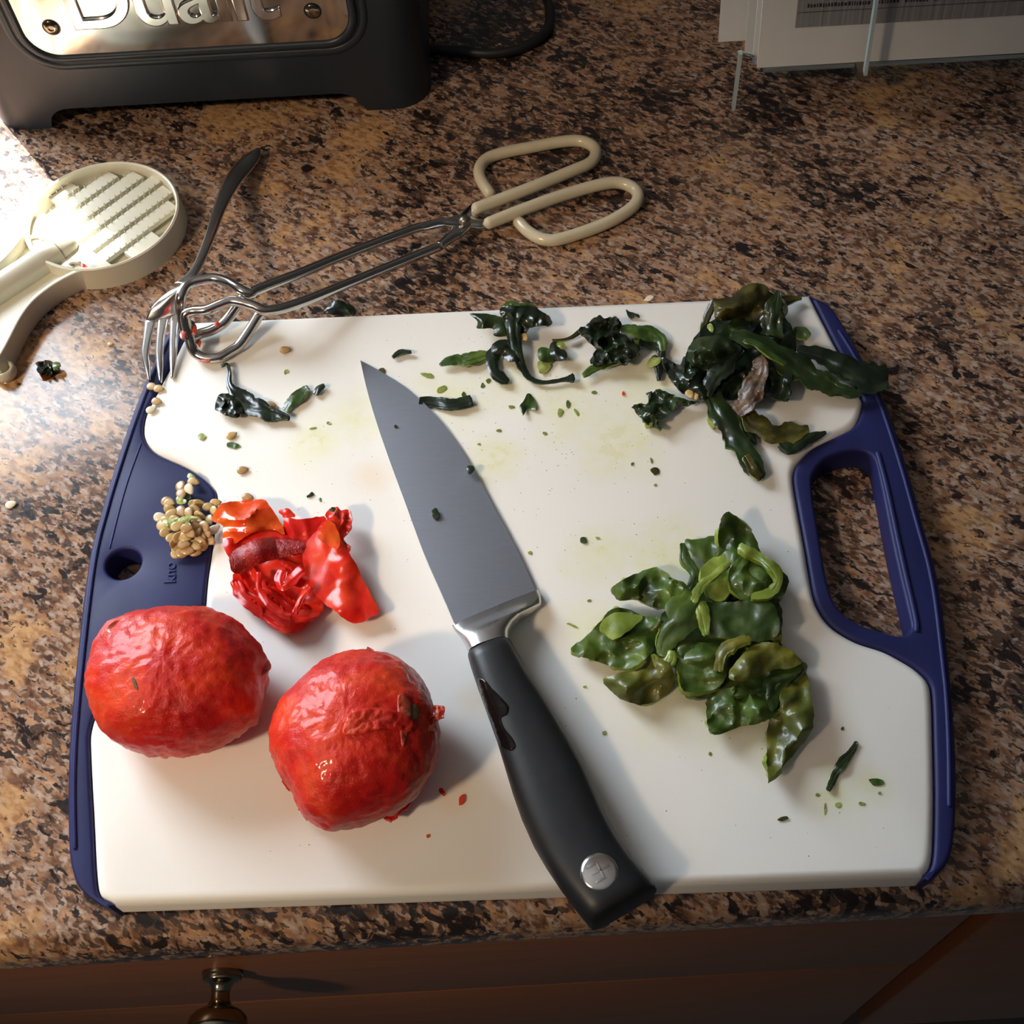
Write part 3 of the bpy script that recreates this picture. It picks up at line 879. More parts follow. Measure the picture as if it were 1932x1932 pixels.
# ------------------------------------------------------------------ fork
fork = empty('fork', (P(390, 480, 0).x, P(390, 480, 0).y, 0))
tag(fork, 'steel dinner fork with three tines, propped tines down on the board edge', 'fork')
c3 = crop(0, 250, 3.45)
hp = [(488, 283, 4, .0040), (478, 294, 11, .0050), (460, 314, 15, .0065), (440, 340, 14, .010), (424, 370, 11.5, .014), (411, 402, 9.5, .019), (401, 432, 8.5, .024), (390, 462, 7.6, .029),
      (376, 496, 7.4, .034), (362, 520, 8.5, .037), (346, 540, 16, .0385)]
hp = [(u, v, h * 1.3, z) for u, v, h, z in hp]
hpath = catmull(hp, 5)
def loft(name, rows, mat, parent, th):
    """rows: (u, v, half width px, z); direction from path; lens-shaped section"""
    vv, ff = [], []; seg = 14
    for i, (u, v, hw, z) in enumerate(rows):
        a, b = rows[max(i - 1, 0)], rows[min(i + 1, len(rows) - 1)]
        c = P(u, v, z); t = P(b[0], b[1], b[3]) - P(a[0], a[1], a[3])
        t.normalize(); s = t.cross(Vector((0, 0, 1))).normalized(); n_ = s.cross(t)
        wd = (P(u + 1, v, z) - c).length * hw
        for k in range(seg):
            an = 2 * pi * k / seg
            vv.append(c + s * wd * cos(an) + n_ * th * sin(an))
    for i in range(len(rows) - 1):
        for k in range(seg): ff.append((i * seg + k, i * seg + (k + 1) % seg, (i + 1) * seg + (k + 1) % seg, (i + 1) * seg + k))
    L = (len(rows) - 1) * seg
    ff += [tuple(range(seg))[::-1], tuple(L + k for k in range(seg))]
    return mesh_obj(name, vv, ff, mat, parent)
loft('handle', hpath, STEEL, fork, .0016)
# head: curved sheet between the neck and the tine roots, then three tines
head_l = [(352, 530), (320, 548), (294, 570), (279, 592), (273, 613)]
head_r = [(356, 536), (350, 548), (347, 560), (344, 577), (342, 595)]
HL, HRr = catmull(head_l, 5), catmull(head_r, 5)
hz = lambda t: .0385 - .004 * t - .010 * t * t
vv, ff = [], []; K = 15
for i in range(len(HL)):
    t = i / (len(HL) - 1)
    for k in range(K):
        s = k / (K - 1)
        u = HL[i][0] * (1 - s) + HRr[i][0] * s; v = HL[i][1] * (1 - s) + HRr[i][1] * s
        vv.append(P(u, v, hz(t) + .0015 * sin(pi * s)))
for i in range(len(HL) - 1):
    for k in range(K - 1): ff.append((i * K + k, (i + 1) * K + k, (i + 1) * K + k + 1, i * K + k + 1))
hd = mesh_obj('head', vv, ff, STEEL, fork)
m = hd.modifiers.new('thickness', 'SOLIDIFY'); m.thickness = .0016; m.offset = -1
for (r_u, r_v, w0), mid, tip in (((284, 606, 11.5), (274, 668), (282, 718)), ((308, 599, 11.5), (301, 665), (303, 721)), ((332, 592, 11.5), (327, 660), (325, 714))):
    rows = catmull([(r_u, r_v, w0, hz(.93) + .0004), ((r_u + mid[0]) / 2 - 1, (r_v + mid[1]) / 2, 8.6, .0235), (mid[0], mid[1], 7.6, .0205), ((mid[0] + tip[0]) / 2, (mid[1] + tip[1]) / 2, 6.0, .0185), (tip[0], tip[1], 2.6, .0172)], 6)
    loft('tine', rows, STEEL, fork, .0011)

# ------------------------------------------------------------------ tongs
tongs = empty('tongs', (P(700, 480, 0).x, P(700, 480, 0).y, 0))
tag(tongs, 'steel scissor tongs with cream vinyl loop handles and wire claws', 'tongs')
c4 = crop(560, 220, 2.76); c8 = crop(240, 480, 6.04)
RG = .0036
gA = c4([(1005, 400), (958, 325), (952, 270), (990, 220), (1080, 187), (1230, 158), (1380, 131), (1480, 128), (1545, 158), (1556, 200), (1525, 243), (1440, 280), (1200, 378), (935, 478)])
gB = c4([(1155, 548), (1210, 602), (1290, 641), (1390, 633), (1600, 560), (1735, 482), (1776, 425), (1758, 377), (1690, 347), (1600, 350), (1400, 405), (1200, 476), (1000, 555)])
def grip_path(g, za, zb):
    c = catmull(g, 7); n = len(c)
    return [P(u, v, za + (zb - za) * (i / n) ** 3) for i, (u, v) in enumerate(c)]
tube('handle_grip', grip_path(gA, .0038, .0100), RG, CREAM, tongs, seg=16)
tube('handle_grip', grip_path(gB, .0038, .0085), RG, CREAM, tongs, seg=16)
RS = .0027
zpx = lambda u: .0085 + (880 - u) / (880 - 470) * .0335     # arms rise from the pivot to the claws
upper = [(922, 421), (905, 424), (879, 417), (850, 420), (828, 421), (800, 428), (777, 434), (669, 474), (560, 518)] + c8([(1500, 395), (1405, 445)])
upper = [(u, v, zpx(u)) for u, v in upper]
bump_u = c8([(1290, 400), (1150, 318), (1000, 275), (850, 290), (730, 325), (655, 385)])
upper += [(u, v, .0435) for u, v in bump_u]
down_u = c8([(610, 500), (612, 620), (640, 800), (690, 950)])
upper += [(u, v, z) for (u, v), z in zip(down_u, (.0415, .036, .029, .0235))]
back_u = c8([(770, 945), (830, 905), (950, 870), (1080, 800), (1150, 730), (1220, 640), (1330, 480)])
upper += [(u, v, z) for (u, v), z in zip(back_u, (.0205, .0198, .0200, .0210, .0225, .0250, .0300))]
lower = [(899, 392), (890, 402), (879, 417), (862, 438), (850, 447), (830, 464), (814, 471), (669, 530), (560, 573)] + c8([(1600, 640)])
lower = [(u, v, zpx(u) - .001) for u, v in lower]
bump_l = c8([(1450, 590), (1300, 545), (1180, 532), (1050, 575), (900, 635), (760, 645), (675, 680)])
lower += [(u, v, z) for (u, v), z in zip(bump_l, (.0405, .041, .041, .0405, .0395, .0385, .0375))]
down_l = c8([(668, 760), (700, 900), (740, 1060), (790, 1135)])
lower += [(u, v, z) for (u, v), z in zip(down_l, (.0345, .029, .0235, .0205))]
back_l = c8([(890, 1180), (1040, 1178), (1170, 1105), (1270, 1040), (1345, 940), (1430, 810), (1505, 690)])
lower += [(u, v, z) for (u, v), z in zip(back_l, (.0194, .0192, .0192, .0196, .0210, .0235, .0265))]
def arm(path, name='arm'):
    c = catmull(path, 6)
    pts = [P(u, v, z) for u, v, z in c]
    rad, flat = [], []
    for u, v, z in c:
        d = abs(u - 879)
        k = max(0, 1 - d / 42)
        rad.append(RS * (1 + 1.15 * k)); flat.append(1 - .72 * k)
    return tube(name, pts, rad, STEEL_T, tongs, seg=14, flat=flat)
arm(lower); arm(upper)
pc = P(877, 414, .0125)
lathe('rivet', [(.0034, -.006), (.0034, .0002), (.0029, .0012), (.0014, .0018), (.0002, .0019)], pc, (0, 0, 1), PIVOT, tongs, 20)
# smeared pulp on the claws
for k, (x, y, w_, h_, z) in enumerate(((765, 860, 34, 70, .030), (815, 1000, 28, 40, .024), (1022, 790, 36, 36, .0235), (630, 915, 30, 45, .030), (880, 1200, 70, 26, .020))):
    u, v = c8([(x, y)])[0]; a, b = w_ / 6.04, h_ / 6.04
    pts = [(u + a * cos(t) * random.uniform(.8, 1.1), v + b * sin(t) * random.uniform(.8, 1.1)) for t in [q * pi / 4 for q in range(8)]]
    o = sheet('tomato_pulp', 'scrap of tomato pulp stuck to the ' + ('upright wire of the near claw', 'inner bend of the near claw', 'return wire of the far claw', 'outside of the far claw', 'underside of the near claw')[k] + ' of the tongs',
              'tomato scrap', pts, T_PALE, zb=z, dome=.0018, amp=.0004, jag=1, step=3, thick=.0012)

# ------------------------------------------------------------------ chef's knife
knife = empty('chef_knife', (P(930, 1220).x, P(930, 1220).y, ZT))
tag(knife, 'chef knife with black handle and wide steel blade lying across the board', 'knife')
spine = catmull([(680, 681), (690, 726), (705, 780), (730, 855), (765, 950), (800, 1045), (835, 1125), (862, 1188)], 6)
edge = catmull([(681, 680), (722, 703), (775, 738), (835, 798), (888, 875), (932, 955), (980, 1045), (1016, 1125)], 6)
vv, ff = [], []; K = 9; n = len(spine)
for i in range(n):
    t = i / (n - 1)
    zs = ZT + .0018 + .0060 * t; ze = ZT + .0010 + .0010 * t; th = .0005 + .0022 * t
    for side in (1, -1):
        for k in range(K):
            s = k / (K - 1)
            u = spine[i][0] * (1 - s) + edge[i][0] * s; v = spine[i][1] * (1 - s) + edge[i][1] * s
            z = zs * (1 - s) + ze * s
            prof = th / 2 * (1 - s ** 1.6)
            vv.append(P(u, v, z) + Vector((0, 0, side * prof)))
R_ = 2 * K
for i in range(n - 1):
    for k in range(K - 1):
        a = i * R_ + k; ff.append((a, a + 1, a + R_ + 1, a + R_))
        b = a + K; ff.append((b, b + R_, b + R_ + 1, b + 1))
    a = i * R_; ff.append((a, a + R_, a + R_ + K, a + K))
    a = i * R_ + K - 1; ff.append((a, a + K, a + R_ + K, a + R_))
L = (n - 1) * R_
ff.append(tuple(L + k for k in range(K)) + tuple(L + K + k for k in range(K - 1, -1, -1)))
blade = sharp(mesh_obj('blade', vv, ff, BLADE, knife), 50)
def sect_loft(name, rows, mat, parent, p=2.6, seg=28, caps=True):
    """rows: (left px, right px, z left, z right, half thickness)"""
    vv, ff = [], []
    for (lu, lv), (ru, rv), zl, zr, th in rows:
        a, b = P(lu, lv, zl), P(ru, rv, zr); c = (a + b) / 2; s = (b - a) / 2
        for k in range(seg):
            an = 2 * pi * k / seg; ca, sa = cos(an), sin(an)
            ca = abs(ca) ** (2 / p) * (1 if ca >= 0 else -1); sa = abs(sa) ** (2 / p) * (1 if sa >= 0 else -1)
            vv.append(c + s * ca + Vector((0, 0, th * sa)))
    for i in range(len(rows) - 1):
        for k in range(seg): ff.append((i * seg + k, i * seg + (k + 1) % seg, (i + 1) * seg + (k + 1) % seg, (i + 1) * seg + k))
    L = (len(rows) - 1) * seg
    if caps: ff += [tuple(range(seg))[::-1], tuple(L + k for k in range(seg))]
    return sharp(mesh_obj(name, vv, ff, mat, parent), 60)
z_ = lambda d: ZT + d
sect_loft('bolster', [((853, 1180), (1016, 1113), z_(.0078), z_(.0022), .0015), ((858, 1190), (1021, 1128), z_(.0082), z_(.0030), .0030), ((864, 1197), (1021, 1141), z_(.0086), z_(.0040), .0044),
                      ((868, 1202), (1003, 1152), z_(.0088), z_(.0055), .0054), ((872, 1208), (982, 1164), z_(.0090), z_(.0070), .0060), ((876, 1214), (968, 1178), z_(.0092), z_(.0080), .0066),
                      ((880, 1222), (960, 1194), z_(.0095), z_(.0086), .0070), ((885, 1234), (960, 1210), z_(.0098), z_(.0090), .0074)], BOLSTER, knife, 3.0)
hl = [((883, 1238), (958, 1209), .0098, .0094, .0070), ((884, 1243), (965, 1212), .0100, .0096, .0086), ((888, 1258), (974, 1230), .0100, .0098, .0092), ((902, 1300), (994, 1268), .0102, .0100, .0094), ((920, 1350), (1021, 1310), .0104, .0100, .0096),
      ((938, 1400), (1050, 1358), .0104, .0100, .0098), ((953, 1450), (1078, 1405), .0104, .0100, .0100), ((968, 1500), (1103, 1450), .0104, .0100, .0102), ((985, 1548), (1124, 1497), .0104, .0100, .0104),
      ((1006, 1595), (1144, 1542), .0102, .0098, .0106), ((1030, 1636), (1168, 1585), .0100, .0096, .0108), ((1058, 1678), (1196, 1625), .0098, .0094, .0110), ((1090, 1720), (1222, 1655), .0094, .0090, .0112),
      ((1108, 1742), (1236, 1672), .0090, .0086, .0110), ((1117, 1752), (1239, 1680), .0088, .0084, .0098)]
hl = [(a, b, ZT + max(za, th + .0004), ZT + max(zb, th + .0004), th) for a, b, za, zb, th in hl]
handle = sect_loft('handle', hl, BLACK, knife, 2.7)
# wet smear on the spine side of the handle
def bvh_of(o):
    return BVHTree.FromPolygons([tuple(v.co) for v in o.data.vertices], [tuple(p.vertices) for p in o.data.polygons])
def drape(name, pts, mat, parent, bvh, lift=.0002, step=4, thick=.0004, jit=0.0, tri=None):
    """a thin film lying on another surface"""
    sm = [p[:2] for p in catmull(pts, 4, True)]; xs = [p[0] for p in sm]; ys = [p[1] for p in sm]
    ins = []; y = min(ys)
    while y < max(ys):
        x = min(xs)
        while x < max(xs):
            if inside((x, y), sm) and edge_dist((x, y), sm) > step * .4: ins.append((x, y))
            x += step
        y += step
    V, Fc = fill2d(sm, (), ins)
    vv = []; eye = Vector((0, 0, CAM_H)); last = None; ok = []
    for v in V:
        d = (P(v.x, v.y, 0) - eye).normalized()
        hit = bvh.ray_cast(eye, d)
        ok.append(hit[0] is not None)
        if hit[0] is None: vv.append(Vector((0, 0, 0))); continue
        nn = hit[1] if hit[1].dot(d) < 0 else -hit[1]
        vv.append(hit[0] + nn * (lift + jit * (nz(v.x * .12, v.y * .12) + .5)))
    Fc = [f for f in Fc if all(ok[i] for i in f)]
    Fc = [f if (V[f[1]] - V[f[0]]).cross(V[f[2]] - V[f[0]]) < 0 else f[::-1] for f in Fc]
    used = sorted({i for f in Fc for i in f}); mp = {i: k for k, i in enumerate(used)}
    o = mesh_obj(name, [vv[i] for i in used], [tuple(mp[i] for i in f) for f in Fc], mat, parent)
    m = o.modifiers.new('thickness', 'SOLIDIFY'); m.thickness = thick; m.offset = -1
    return o
hb = bvh_of(handle)
ch = crop(820, 1100, 2.76)
sm_ = drape('wet_smear', ch([(228, 500), (262, 505), (300, 550), (340, 590), (382, 640), (378, 680), (345, 705), (365, 760), (400, 800), (422, 850), (395, 872), (350, 850), (320, 780), (290, 700), (262, 640), (240, 570)]), WETB, knife, hb, .00025, 4, .0003, .00015)
sm_['label'] = 'glossy wet smear on the handle'
# end rivet with an engraved trident emblem
rc = P(1131, 1646, ZT + .0218)
lathe('emblem_disc', [(.0074, -.006), (.0074, .0), (.0071, .0007), (.0058, .0011), (.0001, .0012)], rc, (0, 0, 1), STEEL, knife, 40)
ce = crop(1080, 1590, 17.56)
ZE = rc.z + .0013
def stroke(name, a, b, wpx, par, z=ZE):
    (u1, v1), (u2, v2) = ce([a, b]); p, q = P(u1, v1, z), P(u2, v2, z)
    d = (q - p).normalized(); s = Vector((-d.y, d.x, 0)) * (p - P(u1 + wpx, v1, z)).length / 2
    pl = [p - s, q - s, q + s, p + s]
    return plate(name, [tuple(x[:2]) for x in pl], z - .0004, z + .00025, BOLSTER, par, bev=.0002, seg=2)
disc = knife.children[-1]
for a, b in (((800, 640), (1085, 1190)), ((800, 640), (480, 830)), ((640, 1060), (1215, 745)), ((1060, 1160), (790, 1320))):
    k_ = stroke('emblem_stroke', a, b, 5.0, disc); k_.parent = disc; k_.location = (0, 0, 0)

# ------------------------------------------------------------------ peeled tomatoes
TB = {}
def tomato(name, label, cpx, outline, zc, hz_, seed, nub):
    c = P(cpx[0], cpx[1], zc)
    pts = [P(u, v, zc) - c for u, v in outline]
    ang = sorted([(atan2(p.y, p.x), sqrt(p.x ** 2 + p.y ** 2)) for p in pts])
    def rad(a):
        for i in range(len(ang)):
            a0, r0_ = ang[i]; a1, r1_ = ang[(i + 1) % len(ang)]
            if i == len(ang) - 1: a1 += 2 * pi
            aa = a if a >= ang[0][0] else a + 2 * pi
            if a0 <= aa <= a1:
                t = (aa - a0) / (a1 - a0) if a1 > a0 else 0
                t = t * t * (3 - 2 * t); return r0_ + (r1_ - r0_) * t
        return ang[0][1]
    rt = [rad(-pi + 2 * pi * k / 360) for k in range(360)]
    rs = [sum(rt[(k + j) % 360] for j in range(-9, 10)) / 19 for k in range(360)]
    RM = sum(rs) / 360
    rw = [sum(rs[(k + j) % 360] for j in range(-35, 36)) / 71 for k in range(360)]
    root = empty(name, (c.x, c.y, ZT)); tag(root, label, 'tomato', 'peeled tomatoes on the board')
    vv, ff = [], []; NA, NP = 160, 90
    for j in range(1, NP):
        ph = -pi / 2 + pi * j / NP
        for k in range(NA):
            a = -pi + 2 * pi * k / NA
            R = rs[int((a + pi) / (2 * pi) * 360) % 360]
            cr = cos(ph) ** .92; i_ = int((a + pi) / (2 * pi) * 360) % 360; R = RM + (rw[i_] - RM) * min(1, cos(ph) * 1.3) + (R - rw[i_]) * cos(ph) ** 4; h = hz_ * (abs(sin(ph)) ** 1.0) * (1 if ph > 0 else -1)
            p = Vector((cos(a) * R * cr, sin(a) * R * cr, h))
            q = p * 42
            d = .0016 * noise.noise(q + Vector((seed, 0, 0))) + .0006 * noise.noise(q * 2.6 + Vector((0, seed, 0))) + .0006 * noise.noise(q * 7 + Vector((seed, seed, 0))) + .0003 * noise.noise(q * 16)
            d += .0006 * max(0, noise.noise(Vector((q.x * .5, q.y * 3.4, q.z * 1.5 + seed)))) - .0008 * max(0, noise.noise(Vector((q.x * .9 + seed, q.y * 2.5, q.z))) - .15) * 2
            if ph < .25: d += .0016 * max(0, noise.noise(Vector((cos(a) * R * 330, sin(a) * R * 330, seed)))) * min(1, (.25 - ph) * 2)
            p = p + p.normalized() * d
            if p.z < -(zc - ZT) + .0004: p.z = -(zc - ZT) + .0004
            vv.append(c + p)
    for j in range(NP - 2):
        for k in range(NA):
            ff.append((j * NA + k, j * NA + (k + 1) % NA, (j + 1) * NA + (k + 1) % NA, (j + 1) * NA + k))
    ff.append(tuple(range(NA))[::-1]); L = (NP - 2) * NA; ff.append(tuple(L + k for k in range(NA)))
    TB[root.name] = bvh_of(mesh_obj('flesh', vv, ff, T_FLESH, root))
    return root
c8t = crop(140, 880, 2.683)
t1 = tomato('peeled_tomato', 'peeled plum tomato lying sideways over the blue grip', (338, 1290),
            c8t([(60, 1120), (75, 1040), (120, 930), (150, 850), (250, 780), (400, 745), (600, 740), (780, 770), (900, 850), (960, 960), (985, 1030), (945, 1110), (950, 1230), (900, 1290), (760, 1370), (600, 1430), (430, 1450), (300, 1420), (200, 1370), (110, 1300), (85, 1220)]),
            ZT + .0225, .0245, 3.3, None)
t2 = tomato('peeled_tomato', 'round peeled tomato with a stem scar beside the knife handle', (672, 1400),
            c8t([(995, 1370), (1020, 1260), (1080, 1160), (1200, 1060), (1330, 980), (1450, 950), (1600, 970), (1720, 1040), (1790, 1130), (1830, 1260), (1850, 1400), (1830, 1520), (1740, 1640), (1600, 1740), (1440, 1800), (1250, 1840), (1170, 1780), (1110, 1660), (1030, 1530)]),
            ZT + .0235, .0255, 17.9, None)
def on(root, name, pts, mat, z, **kw):
    o = sheet(name, None, None, pts, mat, zb=z, parent=None, **kw)
    for k in list(o.keys()):
        del o[k]
    o.parent = root; o.location -= root.location
    return o
drape('dark_fleck', c8t([(290, 1070), (310, 1080), (325, 1130), (308, 1120)]), SCAR, t1, TB[t1.name], .0002, 2.5, .0003)
on(t1, 'skin_flap', c8t([(930, 1000), (985, 985), (995, 1025), (950, 1060), (925, 1090)]), T_PALE, ZT + .024, dome=.003, step=4)
on(t1, 'skin_flap', c8t([(880, 1180), (940, 1200), (935, 1250), (890, 1245)]), T_FLESH, ZT + .015, dome=.003, step=4)
on(t1, 'skin_flap', c8t([(140, 870), (180, 800), (260, 770), (300, 790), (230, 840), (170, 900), (120, 960)]), T_PALE, ZT + .037, dome=.002, amp=.0015, step=4)
drape('stem_scar', c8t([(1705, 1215), (1730, 1205), (1745, 1250), (1728, 1288), (1708, 1260)]), SCAR, t2, TB[t2.name], .0003, 2.5, .0004)
on(t2, 'skin_flap', c8t([(1760, 1260), (1800, 1215), (1872, 1215), (1865, 1270), (1830, 1300), (1835, 1335), (1780, 1340), (1755, 1310)]), T_PALE, ZT + .031, dome=.0035, amp=.0025, freq=.12, step=3.5)
on(t2, 'skin_flap', c8t([(1430, 930), (1475, 925), (1490, 912), (1540, 950), (1600, 985), (1500, 1000), (1430, 985)]), T_PALE, ZT + .030, dome=.004, amp=.002, step=4)
drape('skin_flap', c8t([(1360, 1350), (1410, 1250), (1540, 1235), (1690, 1270), (1700, 1340), (1560, 1330), (1450, 1360)]), T_FLESH, t2, TB[t2.name], .0007, 4, .0007, .0008)
drape('skin_flap', c8t([(1640, 1160), (1700, 1200), (1690, 1330), (1660, 1420), (1640, 1300)]), T_PALE, t2, TB[t2.name], .0005, 4, .0006, .0006)
for pts in ([(1130, 1690), (1180, 1660), (1260, 1740), (1380, 1800), (1250, 1815), (1170, 1780)], [(1010, 1480), (1050, 1470), (1100, 1600), (1080, 1640), (1040, 1560)], [(1560, 1740), (1700, 1660), (1720, 1690), (1600, 1790)]):
    on(t2, 'skin_flap', c8t(pts), T_FLESH, ZT + .004, dome=.004, amp=.002, freq=.1, step=4, jag=4)
for pts in ([(160, 1320), (260, 1340), (360, 1400), (330, 1425), (230, 1390)], [(430, 1400), (560, 1410), (540, 1440), (470, 1450)], [(60, 1100), (95, 1060), (110, 1140), (85, 1160)]):
    on(t1, 'skin_flap', c8t(pts), T_FLESH, ZT + (.004 if pts[0][0] > 100 else .020), dome=.004, amp=.002, freq=.1, step=4, jag=4)

# ------------------------------------------------------------------ tomato skins
k5 = crop(400, 860, 5.682)
TS = 'tomato skins heaped beside the knife'
def skin(label, pts, mat, z, **kw): return sheet('tomato_skin', label, 'tomato skin', k5(pts), mat, zb=ZT + z, group=TS, thick=.0006, **kw)
skin('red tomato skin lying lowest in the heap, cupped and folded', [(222, 1290), (280, 1255), (520, 1150), (980, 1000), (1090, 1300), (1090, 1450), (1210, 1600), (1060, 1780), (880, 1900), (700, 1835), (450, 1685), (260, 1500)], T_SKIN, .0025, dome=.004, amp=.0008, freq=.03, fold=(2.2, 36, .0065), jag=2)
ribbon('tomato_skin', 'rolled shiny edge of tomato skin curving round the bottom of the heap', 'tomato skin', k5([(245, 1330, 55), (330, 1500, 70), (520, 1660, 75), (760, 1790, 80), (960, 1740, 75), (1120, 1620, 60)]) and
       [(u, v, h / 5.682) for u, v, h in k5([(245, 1330, 55), (330, 1500, 70), (520, 1660, 75), (760, 1790, 80), (960, 1740, 75), (1120, 1620, 60)])], T_SKIN, z=ZT + .0045, arch=.55, thick=.0006, group=TS, amp=.0006)
for a_, lab in ((((500, 1250), (510, 1430), (620, 1590), (760, 1700), (850, 1730)), 'thin upright fold of tomato skin inside the cupped heap, left'),
                (((1060, 1400), (980, 1500), (920, 1620), (890, 1700)), 'thin upright fold of tomato skin inside the cupped heap, right'),
                (((770, 1230), (740, 1330), (760, 1400), (860, 1330), (980, 1220)), 'shiny peaked fold of tomato skin in the middle of the heap')):
    ribbon('tomato_skin', lab, 'tomato skin', [(u, v, 6 if 'peaked' not in lab else 10) for u, v in k5(a_)], T_SKIN, z=ZT + .0105, arch=1.4, thick=.0006, group=TS, amp=.0008)
skin('red tomato skin spread flat behind the heap', [(770, 700), (810, 662), (950, 682), (1200, 650), (1210, 760), (1060, 930), (850, 960), (740, 900), (770, 840)], T_SKIN, .004, dome=.0035, amp=.0006, freq=.03, fold=(.3, 34, .0015))
skin('small torn curl of tomato skin at the back of the heap', [(715, 585), (760, 572), (830, 570), (890, 645), (800, 668), (745, 640)], T_SKIN, .003, dome=.0025, step=4)
skin('orange tomato skin with wet ridges at the left of the heap', [(0, 690), (40, 590), (110, 510), (300, 482), (540, 465), (630, 550), (720, 690), (780, 840), (640, 790), (420, 830), (230, 960), (150, 1000), (112, 880), (112, 750)], T_ORANGE, .006, dome=.005, amp=.0004, freq=.03, fold=(1.32, 34, .0035), jag=1.5)
skin('bright red fold of tomato skin under the orange one', [(130, 900), (300, 850), (560, 770), (760, 830), (860, 890), (640, 900), (380, 940), (230, 1030), (190, 1090), (130, 1000)], T_SKIN, .0055, dome=.004, amp=.001, tilt=(0, .00003))
skin('dark crimson inner side of a tomato skin strip, bumpy and wet', [(200, 1200), (185, 1100), (230, 1020), (350, 950), (560, 880), (720, 890), (900, 910), (1010, 950), (980, 1020), (800, 1080), (600, 1130), (430, 1190), (330, 1250), (240, 1262)], T_CRIM, .008, dome=.008, amp=.0005, freq=.05)
skin('long tapering tomato skin flap reaching towards the knife', [(1200, 700), (1340, 650), (1375, 850), (1440, 1000), (1550, 1160), (1600, 1290), (1700, 1480), (1790, 1660), (1690, 1735), (1580, 1790), (1450, 1770), (1320, 1665), (1200, 1580), (1080, 1460), (1040, 1300), (970, 1120), (1000, 950), (1120, 800)], T_SKIN, .0065, dome=.006, amp=.0009, freq=.03, tilt=(0, -.00002))
skin('orange tinted tomato skin peak on top of the long flap', [(1130, 870), (1200, 740), (1260, 690), (1330, 760), (1370, 900), (1340, 1000), (1230, 950)], T_ORANGE, .0135, dome=.002, amp=.0006, step=4)
skin('folded tomato skin standing up at the back right of the heap', [(1225, 660), (1260, 565), (1345, 548), (1390, 580), (1480, 592), (1500, 760), (1470, 820), (1410, 880), (1490, 990), (1440, 1020), (1350, 850)], T_SKIN, .007, dome=.005, amp=.0015, fold=(0.2, 14, .004))
on_scar = sheet('pepper_scrap', 'tiny olive scrap on the back right tip of the tomato skins', 'pepper scrap', k5([(1255, 575), (1290, 548), (1325, 565), (1310, 595), (1275, 600)]), K_OLIVE, zb=ZT + .0125, dome=.0012, step=2.5, jag=.6)

# ------------------------------------------------------------------ seeds
def seed_mesh(name, mat, sx=.0026, sy=.0021, sz=.0007):
    vv, ff = [], []; A, Bn = 14, 7
    for j in range(Bn + 1):
        ph = -pi / 2 + pi * j / Bn
        for k in range(A):
            a = 2 * pi * k / A
            r = cos(ph); x = cos(a) * r; y = sin(a) * r
            tip = 1 + .28 * max(0, x) ** 4
            vv.append((x * sx * tip, y * sy * (1 - .18 * x), sin(ph) * sz * (1 - .25 * (1 - r)) ))
    for j in range(Bn):
        for k in range(A): ff.append((j * A + k, j * A + (k + 1) % A, (j + 1) * A + (k + 1) % A, (j + 1) * A + k))
    me = bpy.data.meshes.new(name); me.from_pydata(vv, [], ff); me.update(); me.materials.append(mat)
    for p in me.polygons: p.use_smooth = True
    return me
SM = [seed_mesh('seed_cream', SEED), seed_mesh('seed_tan', SEED_T), seed_mesh('seed_white', SEED_W)]
def seed(u, v, z, rz, tx=0, ty=0, kind=0, label=None, group=None, s=1.0):
    o = bpy.data.objects.new('pepper_seed', SM[kind]); COL.objects.link(o)
    o.location = P(u, v, z); o.rotation_euler = (tx, ty, -rz); o.scale = (s, s, s)
    return tag(o, label, 'pepper seed', group)
k7 = crop(280, 860, 9.66)
cl = [(580, 560, 80, .3, 0, 1), (600, 690, 80, .1, 0, 1), (810, 470, 20, .2, 0, 0), (740, 600, 60, .3, .2, 2), (370, 860, 20, .2, 0, 0), (340, 830, 10, .2, 0, 1), (380, 970, 5, .9, 0, 0), (200, 1115, 0, .4, 0, 2),
      (420, 1060, -35, .2, 0, 0), (590, 1010, 60, .2, 0, 1), (730, 1030, 60, .3, 0, 1), (830, 980, 20, .5, 0, 1), (830, 880, -10, .8, 0, 0), (910, 885, 0, .7, .2, 0), (920, 1090, 20, .9, 0, 0), (880, 1195, 20, .7, 0, 0),
      (225, 1270, 70, .4, 0, 0), (305, 1390, -60, .3, 0, 0), (520, 1280, -20, .2, 0, 0), (415, 1490, -70, .2, .2, 0), (555, 1480, -48, 1.0, 0, 0), (475, 1590, -58, 1.0, 0, 1), (690, 1320, 0, .3, 0, 1), (750, 1400, 40, .3, 0, 1),
      (880, 1380, 80, .2, .2, 1), (1010, 1290, 45, .3, 0, 1), (800, 1290, 0, .4, 0, 1), (930, 1560, 20, .6, 0, 0), (640, 1610, 0, .2, 0, 1), (840, 1630, 30, .15, 0, 0), (840, 1750, 10, .3, 0, 1), (700, 1720, 10, .3, 0, 1),
      (1000, 1640, -50, .9, 0, 1), (540, 1690, -30, .3, 0, 0), (520, 1780, -15, .3, 0, 0), (620, 1765, -10, .4, 0, 1), (1040, 1490, 20, .3, 0, 1), (1110, 1530, 40, .4, 0, 1), (1060, 1400, 50, .3, 0, 1), (950, 1470, 30, .3, 0, 1),
      (650, 1480, 20, .3, 0, 0), (300, 1200, 40, .4, 0, 0), (480, 1180, 10, .4, 0, 0), (360, 1290, 10, .3, 0, 0)]
low = {0, 1, 2, 3}
